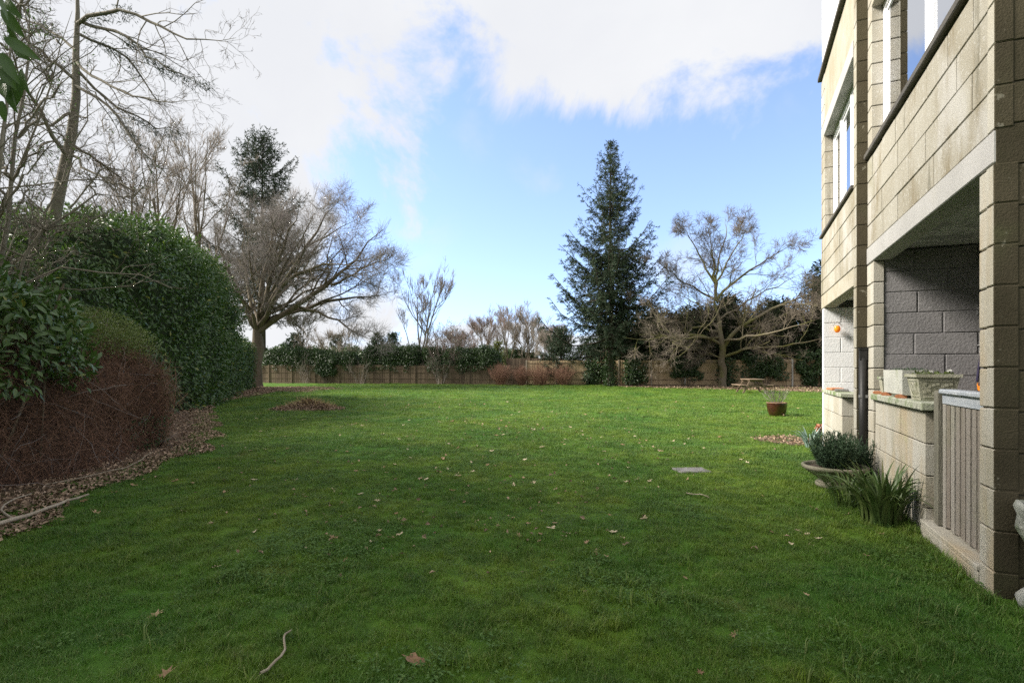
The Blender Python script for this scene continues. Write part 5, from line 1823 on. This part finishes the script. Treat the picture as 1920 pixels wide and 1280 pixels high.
# ------------------------------------------------------------------ conifers
def spruce(name, label, x_, y_, H, Rm, mat='spruce', r=.25, z0=.10, nb=260, dens=60, sparse=.55, needle=(.16, .32), group=None, droop=.25, dead=0, spray_w=.055, power=.9):
    t = empty(name, (x_, y_, 0))
    tag(t, label, 'tree', group)
    TP = resample([(0, 0, -.1), (.05, 0, H * .3), (-.04, .03, H * .7), (0, 0, H)], 12)[None]
    link('trunk', mesh_np('trunk', *tubes_vf(TP, (np.linspace(1, .04, 12) * r)[None], 10), True), 'bark_dark', t)
    f = z0 + (1 - z0) * np.sort(RG.uniform(0, 1, nb)) ** .92 * .985
    az = np.arange(nb) * 2.399 + RG.normal(0, .35, nb)
    ln = Rm * ((1 - f) ** power) * RG.uniform(.5, 1.22, nb) + .18
    ln *= np.where(f < .30, RG.choice([.55, 1.0], nb, p=[sparse * .6, 1 - sparse * .6]), 1)
    k = 7
    tt = np.linspace(0, 1, k)
    P = np.empty((nb, k, 3))
    dirv = np.stack([np.cos(az), np.sin(az)], 1)
    up0 = np.interp(f, [0, .5, 1], [.02, .22, .9])
    for j in range(k):
        P[:, j, :2] = dirv * (ln * tt[j])[:, None]
        P[:, j, 2] = f * H + ln * (up0 * tt[j] - droop * 1.6 * tt[j] * (1 - tt[j]) * 1.4 + .16 * tt[j] ** 3)
    P[:, 1:] += RG.normal(0, .05, P[:, 1:].shape)
    Rr = (.012 + .012 * ln)[:, None] * np.linspace(1, .25, k)
    link('branches', mesh_np('branches', *tubes_vf(P, Rr, 4)), 'bark_dark', t)['kind'] = 'stuff'
    ns = np.maximum(4, (ln * 9).astype(int))
    Q, r1 = [], []
    idx = np.repeat(np.arange(nb), ns)
    n_ = len(idx)
    ts = RG.uniform(.12, 1, n_)
    ff = ts * (k - 1)
    i = np.minimum(ff.astype(int), k - 2)
    fr_ = (ff - i)[:, None]
    p0 = P[idx, i] * (1 - fr_) + P[idx, i + 1] * fr_
    tan = unit(P[idx, i + 1] - P[idx, i])
    sd = np.cross(tan, [0, 0, 1.]) * RG.choice([-1, 1], n_)[:, None]
    d = unit(tan * .65 + sd * RG.uniform(.3, .9, (n_, 1)) + RG.normal(0, .15, (n_, 3)) - [0, 0, .35])
    l2 = (.20 + .34 * ln[idx] * (1 - ts * .75)) * RG.uniform(.4, .85, n_)
    l2 = np.minimum(l2, 1.15)
    Q = np.stack([p0, p0 + d * (l2 * .5)[:, None] - [0, 0, .03], p0 + d * l2[:, None] - np.array([0, 0, 1]) * (l2 * .22)[:, None]], 1)
    link('branchlets', mesh_np('branchlets', *tubes_vf(Q, np.full((n_, 3), .007), 3)), 'bark_dark', t)['kind'] = 'stuff'
    m_ = np.maximum(3, (l2 * dens * .35).astype(int))
    ii = np.repeat(np.arange(n_), m_)
    u = RG.uniform(0, 1, len(ii))[:, None]
    C = np.where(u < .5, Q[ii, 0] * (1 - 2 * u) + Q[ii, 1] * 2 * u, Q[ii, 1] * (2 - 2 * u) + Q[ii, 2] * (2 * u - 1))
    D = d[ii] * .8 + RG.normal(0, .55, (len(ii), 3)) - [0, 0, .25]
    # crown tips along the main branch too
    sel = np.repeat(np.arange(nb), 10)
    u2 = RG.uniform(.3, 1, len(sel)) * (k - 1.001)
    i2 = u2.astype(int)
    f2_ = (u2 - i2)[:, None]
    C2 = P[sel, i2] * (1 - f2_) + P[sel, i2 + 1] * f2_
    D2 = unit(P[sel, i2 + 1] - P[sel, i2]) + RG.normal(0, .5, (len(sel), 3))
    C3 = np.stack([np.zeros(60), np.zeros(60), H * RG.uniform(.93, 1.0, 60)], 1)
    D3 = RG.normal(0, .6, (60, 3)) + [0, 0, .8]
    C = np.concatenate([C, C2, C3])
    D = np.concatenate([D, D2, D3])
    n_ = len(C)
    vf = leaves_vf(C, D, RG.normal(0, 1, (n_, 3)), RG.uniform(needle[0], needle[1], n_), RG.uniform(spray_w * .6, spray_w * 1.2, n_), .2)
    link('crown', mesh_np('crown', *vf), mat, t)['kind'] = 'stuff'
    if name == 'spruce_tree':
        m2 = 1300
        a2_ = RG.uniform(0, 6.28, m2)
        zi = RG.uniform(0, 1, m2) ** 1.4 * 3.2
        C = np.stack([np.cos(a2_), np.sin(a2_), zi * 0], 1) * (r + RG.uniform(.0, .22, m2) * (1.4 - zi / 3.2))[:, None] + np.stack([zi * 0, zi * 0, zi], 1)
        link('ivy', mesh_np('ivy', *leaves_vf(C, RG.normal(0, .6, (m2, 3)) - [0, 0, .6], RG.normal(0, .4, (m2, 3)) + C * [1, 1, 0], RG.uniform(.09, .15, m2), RG.uniform(.07, .11, m2))), 'ivy', t)['kind'] = 'stuff'
    if dead:
        a_ = RG.uniform(-.6, .5, dead)
        rr = RG.uniform(.5, 1.0, dead) * Rm * .85
        zc = RG.uniform(.22, .42, dead) * H
        C = np.stack([np.cos(a_) * rr, np.sin(a_) * rr, zc], 1)
        link('dead_sprays', mesh_np('dead_sprays', *leaves_vf(C, RG.normal(0, .6, (dead, 3)) - [0, 0, .6], RG.normal(0, 1, (dead, 3)), RG.uniform(.12, .26, dead), RG.uniform(.02, .05, dead))), 'spruce_dead', t)['kind'] = 'stuff'
    return t


spruce('spruce_tree', 'tall pointed dark spruce standing alone before the fence', (1145 - 960) * .039, 39.0, 17.9, 5.5, nb=300, dens=92, dead=900, needle=(.12, .26), spray_w=.042, droop=.34, power=.92, z0=.15, sparse=.9)
spruce('dark_conifer', 'dark ragged conifer towering behind the broad tree', -23.4, 50, 23.2, 8.8, nb=170, dens=34, z0=.25, r=.32, needle=(.2, .42), spray_w=.07, power=.72)
spruce('small_conifer', 'low dark conifer filling the left foot of the spruce', 3.9, fy(3.9) + .9, 4.4, 2.0, nb=120, dens=60, z0=.05, r=.14, power=.6)
spruce('small_conifer', 'second low conifer between reddish bushes and spruce', 5.9, fy(5.9) + .8, 3.6, 1.4, nb=90, dens=60, z0=.05, r=.12, power=.6)
gc = 'far small conifers above the fence'
for x_, y_, h, lb in ((-30.0, 92, 7.0, 'far small conifer under the broad tree crown, left of three'), (-24.0, 95, 7.6, 'far small conifer above the fence, middle of three'), (-20.6, 92, 7.4, 'far small conifer above the fence, right of three'), (-28.5, 70, 5.6, 'nearest dark far conifer left under the broad tree')):
    spruce('far_conifer', lb, x_, y_, h, 2.6, 'spruce', .15, .05, 90, 22, needle=(.3, .55), spray_w=.12, group=gc, power=.65)
spruce('golden_conifer', 'small yellow-green conifer peeping over the fence at centre', -1.2, 47.5, 3.6, 1.1, 'gold', .08, .05, 70, 60, needle=(.12, .24), power=.55)


def cypress(name, label, x_, y_, H, Rm, n_, group, mat='cypress'):
    """a dense broad conifer: inner mass plus many sprays in layered shelves"""
    t = empty(name, (x_, y_, 0))
    tag(t, label, 'tree', group)
    nz, na = 16, 22
    zs = np.linspace(.02, 1, nz)
    pr = Rm * np.interp(zs, [0, .12, .5, .8, 1], [.75, .95, .95, .62, .08])
    th = np.linspace(0, 2 * np.pi, na)
    G = np.empty((nz, na, 3))
    G[..., 0] = pr[:, None] * np.cos(th)
    G[..., 1] = pr[:, None] * np.sin(th)
    G[..., 2] = (zs * H)[:, None]
    l_ = lump(G, .9, .45, x_)
    l_[:, -1] = l_[:, 0]
    G[..., 0] += np.cos(th) * l_
    G[..., 1] += np.sin(th) * l_
    G[..., 2] += lump(G, .8, .4, x_ + 30) * zs[:, None]
    G[:, -1] = G[:, 0]
    link('trunk', mesh_np('trunk', *tubes_vf(np.array([[(0, 0, -.1), (0, 0, H * .4), (0, 0, H * .85)]]), np.array([[.22, .14, .04]]), 8)), 'bark', t)
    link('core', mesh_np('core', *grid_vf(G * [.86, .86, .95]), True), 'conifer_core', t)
    P, Nn = sample_grid(G, n_)
    Nn = orient(P, Nn, np.stack([np.zeros(n_), np.zeros(n_), P[:, 2] - .1], 1))
    P = P + Nn * RG.uniform(-.5, .28, n_)[:, None]
    out = unit(P * [1, 1, 0])
    D = out * .9 + RG.normal(0, .5, (n_, 3)) + [0, 0, .05]
    link('crown', mesh_np('crown', *leaves_vf(P, D, RG.normal(0, .4, (n_, 3)) + [0, 0, 1], RG.uniform(.2, .5, n_), RG.uniform(.06, .16, n_), .15)), mat, t)['kind'] = 'stuff'
    return t


gy_ = 'dark conifers behind the right fence'
for x_, dy, H, Rm, lb in ((8.8, 2.8, 5.2, 2.3, 'lowest dark conifer behind the fence right of the spruce'), (11.4, 2.8, 6.0, 2.5, 'dark conifer behind the fence, second right of the spruce'), (14.2, 3.0, 6.4, 2.6, 'dark conifer directly behind the oak trunk'), (17.0, 3.2, 7.2, 2.6, 'dark conifer behind the oak to its right'), (20.2, 3.4, 7.0, 2.7, 'dark conifer behind the picnic table'), (24.4, 3.0, 10.2, 3.0, 'tallest dark conifer at the fence end beside the building')):
    cypress('cypress_tree', lb, x_, fy(x_) + dy, H, Rm, 9000, gy_)

# evergreen growth over the left fence and ivy on the right fence
hedge('evergreen_shrub', 'dark evergreen growth spilling over the left end of the fence', [(-23, fy(-23) + .85, .8, 2.9), (-18, fy(-18) + .85, .85, 3.0), (-13.3, fy(-13.3) + .85, .85, 2.7)], 9000, (.12, .22), (.06, .1), 'ivy', nS=40, nA=18, square=.6, endr=.5, amp=.35, sc=.7, cat='shrub', shrink=.6, leafkw=dict(weight=lambda m: (m[..., 2] > 1.35) * 1.0))
hedge('evergreen_shrub', 'bushy dark evergreen over the fence left of the slender tree', [(-13.2, fy(-13.2) + .85, .8, 2.9), (-11.0, fy(-11) + .85, .9, 3.3), (-7.7, fy(-7.7) + .85, .9, 3.0)], 9000, (.12, .22), (.06, .1), 'ivy', nS=36, nA=18, square=.6, endr=.5, amp=.4, sc=.8, seed=3, cat='shrub', shrink=.6, leafkw=dict(weight=lambda m: (m[..., 2] > 1.35) * 1.0))
hedge('evergreen_shrub', 'bushy dark evergreen over the fence right of the slender tree', [(-7.6, fy(-7.6) + .85, .8, 2.9), (-4.8, fy(-4.8) + .85, .9, 2.9), (-1.6, fy(-1.6) + .85, .9, 3.1), (-.9, fy(-.9) + 1.0, .8, 2.6)], 9000, (.12, .22), (.06, .1), 'ivy', nS=36, nA=18, square=.6, endr=.5, amp=.4, sc=.8, seed=8, cat='shrub', shrink=.6, leafkw=dict(weight=lambda m: (m[..., 2] > 1.35) * 1.0))


hedge('distant_hedge', 'distant dark hedge line glimpsed above the left half of the fence', [(-52, 78, 1.6, 4.4), (-30, 76, 1.6, 4.6), (-12, 74, 1.6, 4.0), (4, 74, 1.6, 3.6)], 9000, (.3, .55), (.15, .28), 'ivy', nS=60, nA=14, square=.6, endr=1.5, amp=1.1, sc=.35, seed=12, shrink=.8)


def ivy(label, x_, w_, z0, z1, n_, group, depth=.35):
    y_ = fy(x_) - .12
    t = empty('ivy_clump', (x_, y_, 0), fang)
    tag(t, label, 'ivy', group)
    m_ = 40
    cx_, cz_ = RG.uniform(-.5, .5, m_) * w_, RG.uniform(z0, z1, m_)
    cr = RG.uniform(.22, .45, m_)
    i = RG.integers(0, m_, n_)
    v = unit(RG.normal(0, 1, (n_, 3))) * (cr[i] * RG.uniform(.5, 1, n_) ** .4)[:, None]
    C = np.stack([cx_[i] + v[:, 0], -np.abs(v[:, 1]) * depth / .35 + .05, np.maximum(cz_[i] + v[:, 2], .06)], 1)
    D = RG.normal(0, .6, (n_, 3)) + [0, -.5, -.5]
    link('leaves', mesh_np('leaves', *leaves_vf(C, D, RG.normal(0, .4, (n_, 3)) + [0, -1, .4], RG.uniform(.10, .17, n_), RG.uniform(.08, .13, n_), .15)), 'ivy', t)['kind'] = 'stuff'
    S_ = np.array([[(cx_[j] * .3, 0, 0), (cx_[j] * .7, -.03, cz_[j] * .5), (cx_[j], -.05, cz_[j])] for j in range(12)])
    link('stems', mesh_np('stems', *tubes_vf(S_, np.full((12, 3), .018), 4)), 'bark', t)


gi_ = 'ivy growing over the fence'
for x_, w_, z0, z1, n_, lb in ((12.9, 1.9, .8, 2.1, 2600, 'rounded ivy clump on the fence just left of the oak trunk'), (17.9, 2.6, .7, 2.2, 3000, 'ivy over the fence behind the picnic table'), (21.3, 2.4, .3, 2.4, 4200, 'large ivy mass on the fence at the building edge'), (9.3, 1.5, .3, 1.9, 1500, 'straggling ivy on the fence right of the spruce'), (6.6, 1.6, .2, 1.8, 1500, 'ivy round the foot of the spruce on the fence'), (15.6, .9, .3, 1.9, 800, 'narrow ivy strand on the fence right of the oak'), (-16.2, 2.0, .9, 2.2, 1500, 'dark ivy hanging down the left part of the fence')):
    ivy(lb, x_, w_, z0, z1, n_, gi_)

# ------------------------------------------------------------------ left foreground trees
YD = 12.0
B = px(70, 560, YD)
B = (B[0], B[1], 0)
limbs = [[(B[0] - .3, B[1], -.1)] + lim([(60, 560), (100, 430), (128, 300), (138, 150), (143, 60), (146, -60)], YD),
         lim([(146, 45), (190, 25), (235, 16), (290, 38), (335, 78), (380, 76), (446, 70)], YD, -1),
         lim([(150, 40), (210, 55), (265, 90), (310, 130), (388, 158)], YD, -.6),
         lim([(144, 62), (195, 82), (240, 105), (275, 165), (330, 232)], YD, 1),
         lim([(143, 115), (175, 150), (240, 178), (300, 195), (372, 190)], YD, -1),
         lim([(142, 128), (180, 168), (230, 210), (300, 245), (365, 250)], YD, .6),
         lim([(140, 160), (190, 190), (245, 250), (280, 300), (345, 350)], YD, -.6),
         lim([(135, 270), (190, 305), (235, 345), (290, 390)], YD, 1.2),
         lim([(142, 95), (100, 60), (50, 40), (-20, 10)], YD, 1),
         lim([(141, 150), (90, 110), (40, 60), (-10, -20)], YD, -1.4),
         lim([(137, 210), (90, 240), (30, 230), (-40, 260)], YD, -1),
         lim([(130, 300), (80, 220), (40, 160), (0, 40)], YD, -2),
         lim([(133, 290), (185, 330), (230, 350), (300, 345)], YD, -1)]
radii = [(.17, .075)] + [(.045, .010), (.040, .008), (.034, .007), (.034, .007), (.034, .007), (.034, .006), (.034, .006), (.034, .008), (.04, .008), (.034, .008), (.05, .01), (.03, .006)]
dt, ms = tree_from('dead_conifer', 'pale half-dead conifer with drooping bare branches at upper left', limbs, radii, [
    dict(nper=15, t0=.15, t1=1, ang=.7, lr=.40, rr=.45, k=6, wig=.25, up=-.04),
    dict(nper=6, t0=.2, t1=1, ang=.6, lr=.45, rr=.6, k=5, wig=.25, up=-.02, lmin=.15),
    dict(nper=2, t0=.2, t1=1, ang=.6, lr=.5, rr=.7, k=4, wig=.25, up=.0, lmin=.1)], 'pale_bark', 'twig_dark', B, rmin=.0032, jit=.03, k=12)
# remaining dark needles along a few branches
P2 = ms[1][0]
b_ = np.array(B)
sel = []
for li_, (a0, a1) in ((2, (.35, 1)), (3, (.1, .5)), (1, (.05, .35)), (6, (.3, .8)), (5, (.5, .9))):
    pl_ = resample(limbs[li_], 40)
    i = RG.integers(int(a0 * 39), int(a1 * 39) + 1, 520 if li_ == 2 else 260)
    sel.append(pl_[i] + RG.normal(0, .07, (len(i), 3)) - [0, 0, .05])
C = np.concatenate(sel) - b_
n = len(C)
link('needles', mesh_np('needles', *leaves_vf(C, RG.normal(0, .6, (n, 3)) + [.5, 0, -.5], RG.normal(0, 1, (n, 3)), RG.uniform(.06, .17, n), RG.uniform(.008, .02, n))), 'spruce', dt)['kind'] = 'stuff'
C = np.concatenate([resample(limbs[7], 40)[RG.integers(4, 30, 500)] + RG.normal(0, .1, (500, 3))]) - b_
link('dead_needles', mesh_np('dead_needles', *leaves_vf(C, RG.normal(0, .6, (500, 3)) + [.5, 0, -.6], RG.normal(0, 1, (500, 3)), RG.uniform(.06, .16, 500), RG.uniform(.008, .02, 500))), 'spruce_dead', dt)['kind'] = 'stuff'

gs = 'bare saplings at the upper left'
for i, (pts_, Y_, r_, lb) in enumerate((
        ([(-30, 640), (5, 470), (30, 300), (52, 120), (58, -40)], 9.0, .05, 'pale leaning sapling left of the half-dead conifer'),
        ([(-60, 600), (-10, 380), (10, 200), (30, -40)], 8.0, .045, 'slender bare sapling at the extreme left edge'),
        ([(20, 600), (60, 420), (150, 310), (165, 200), (170, 100)], 10.0, .03, 'thin pale stem crossing before the half-dead conifer'),
        ([(-40, 620), (40, 480), (110, 400), (200, 330), (280, 400)], 8.6, .035, 'low arching bare sapling over the laurel hedge'),
        ([(-90, 640), (-20, 420), (60, 250), (110, 130), (130, 20)], 9.6, .035, 'slanting bare sapling crossing behind the leftmost stems'))):
    base = px(pts_[0][0], pts_[0][1], Y_)
    base = (base[0], base[1], 0)
    L0 = [(base[0], base[1], -.05)] + lim(pts_[1:], Y_, .6)
    mainp = resample(L0, 12)
    subs = []
    for j in range(14):
        q0 = mainp[rnd.randrange(3, 11)]
        a_ = rnd.uniform(0, 6.28)
        ln = rnd.uniform(.8, 2.2)
        q1 = q0 + np.array([math.cos(a_) * ln * .6, math.sin(a_) * ln * .3, ln * rnd.uniform(.1, .8)])
        subs.append([q0, (q0 + q1) / 2 + RG.normal(0, .1, 3), q1])
    st, sm = tree_from('bare_sapling', lb, [L0] + subs, [(r_, r_ * .4)] + [(r_ * .45, r_ * .12)] * len(subs), [
        dict(nper=9, t0=.15, t1=1, ang=.7, lr=.42, rr=.5, k=6, wig=.28, up=.05, trunk=True),
        dict(nper=5, t0=.15, t1=1, ang=.7, lr=.5, rr=.6, k=5, wig=.28, up=.03, lmin=.15),
        dict(nper=2, t0=.15, t1=1, ang=.7, lr=.5, rr=.7, k=4, wig=.28, up=.03, lmin=.1)], 'pale_bark', 'twig_dark', base, group=gs, rmin=.0028, jit=.03, k=12)
    if True:
        src = sm[1][0].reshape(-1, 3)
        c = src[RG.integers(0, len(src), (520, 520, 150, 120, 300)[i])]
        link('foliage', mesh_np('foliage', *leaves_vf(c + RG.normal(0, .04, c.shape), RG.normal(0, 1, c.shape), RG.normal(0, .6, c.shape) + [0, 0, 1], RG.uniform(.04, .08, len(c)), RG.uniform(.018, .035, len(c)))), 'laurel', st)['kind'] = 'stuff'


# tall evergreens just outside the left of the picture; the laurel's leaves hang in, the others are added for shade
def evergreen(name, label, x_, y_, z0, H, Rm, n_, leaf=(.12, .2)):
    t = empty(name, (x_, y_, 0))
    tag(t, label, 'tree')
    TP = resample([(0, 0, -.1), (.1, .05, H * .4), (0, .1, H * .8)], 8)[None]
    link('trunk', mesh_np('trunk', *tubes_vf(TP, (np.linspace(.16, .04, 8))[None], 10), True), 'bark', t)
    Lb, lr_ = grow(TP, np.linspace(.16, .04, 8)[None], 22, .2, 1, 1.0, .5, .4, 6, .15, .05, .012)
    link('limbs', mesh_np('limbs', *tubes_vf(Lb, lr_, 5)), 'bark', t)['kind'] = 'stuff'
    m_ = 70
    v = unit(RG.normal(0, 1, (m_, 3))) * (RG.uniform(0, 1, m_) ** .45)[:, None]
    cc_ = v * [Rm, Rm, (H - z0) / 2] + [0, 0, (H + z0) / 2]
    cr = RG.uniform(.45, .8, m_)
    i = RG.integers(0, m_, n_)
    o_ = unit(RG.normal(0, 1, (n_, 3)))
    C = cc_[i] + o_ * (cr[i] * RG.uniform(.4, 1, n_) ** .5)[:, None]
    link('crown', mesh_np('crown', *leaves_vf(C, o_ + RG.normal(0, .6, (n_, 3)) - [0, 0, .3], RG.normal(0, .5, (n_, 3)) + [0, 0, 1], RG.uniform(leaf[0], leaf[1], n_), RG.uniform(leaf[0] * .45, leaf[1] * .5, n_))), 'laurel', t)['kind'] = 'stuff'
    return t


ev = evergreen('laurel_tree', 'evergreen laurel whose glossy dark leaves hang into the top left corner', -4.6, .4, 2.6, 7.6, 1.7, 12000)
br = np.array([[(.05, 0, 2.2), (.9, .8, 2.95), (1.7, 1.5, 3.05), (2.22, 1.9, 2.86)], [(.05, 0, 2.2), (1.0, 1.0, 2.75), (1.7, 1.6, 2.8), (2.17, 1.92, 2.56)]])
link('overhanging_branch', mesh_np('overhanging_branch', *tubes_vf(br, np.array([[.02, .014, .009, .005]] * 2), 6)), 'bark', ev)
for j in range(2):
    for i in range(16):
        f = rnd.uniform(2.6, 3)
        q = int(min(f, 2))
        p_ = br[j][q] * (1 - (f - q)) + br[j][q + 1] * (f - q)
        p_ = p_ + RG.normal(0, .05, 3)
        p_[0] = min(p_[0] + .09, 2.335)
        link('leaf', BL[i % 4], None, ev, p_, aim((rnd.uniform(-.2, .5), rnd.uniform(-.6, .6), rnd.uniform(-.9, .1)), (rnd.uniform(-.5, .5), -.6, .8)))
for i, (x_, y_, Yd) in enumerate(((4, 18, 2.42), (18, 40, 2.46), (8, 72, 2.4), (24, 62, 2.5), (36, 148, 2.46), (6, 128, 2.4), (18, 160, 2.44), (4, 190, 2.4), (40, 130, 2.52), (12, 2, 2.44), (2, 100, 2.38), (28, 22, 2.48), (-6, 50, 2.4), (-4, 150, 2.42), (10, 110, 2.5), (30, 95, 2.55))):
    w_ = np.array(px(x_, y_, Yd)) - np.array((-4.6, .4, 0))
    link('leaf', BL[i % 4], None, ev, w_, aim((rnd.uniform(-.1, .6), rnd.uniform(-.3, .3), rnd.uniform(-1.0, -.2)), (rnd.uniform(-.5, .5), -1, .4)))
evergreen('added_shade_tree', 'tall unseen evergreen added to cast shade, outside the left edge behind the brown hedge', -10.4, 3.6, 1.0, 13.0, 2.9, 22000, (.14, .24))
evergreen('added_shade_tree', 'unseen evergreen added to cast shade, outside the left edge beside the half-dead conifer', -13.0, 7.0, .6, 12.5, 2.4, 16000, (.14, .24))
evergreen('added_shade_tree', 'third unseen evergreen added to cast shade, outside the left edge, level with the camera', -9.2, -.6, 1.0, 10.5, 2.5, 17000, (.14, .24))
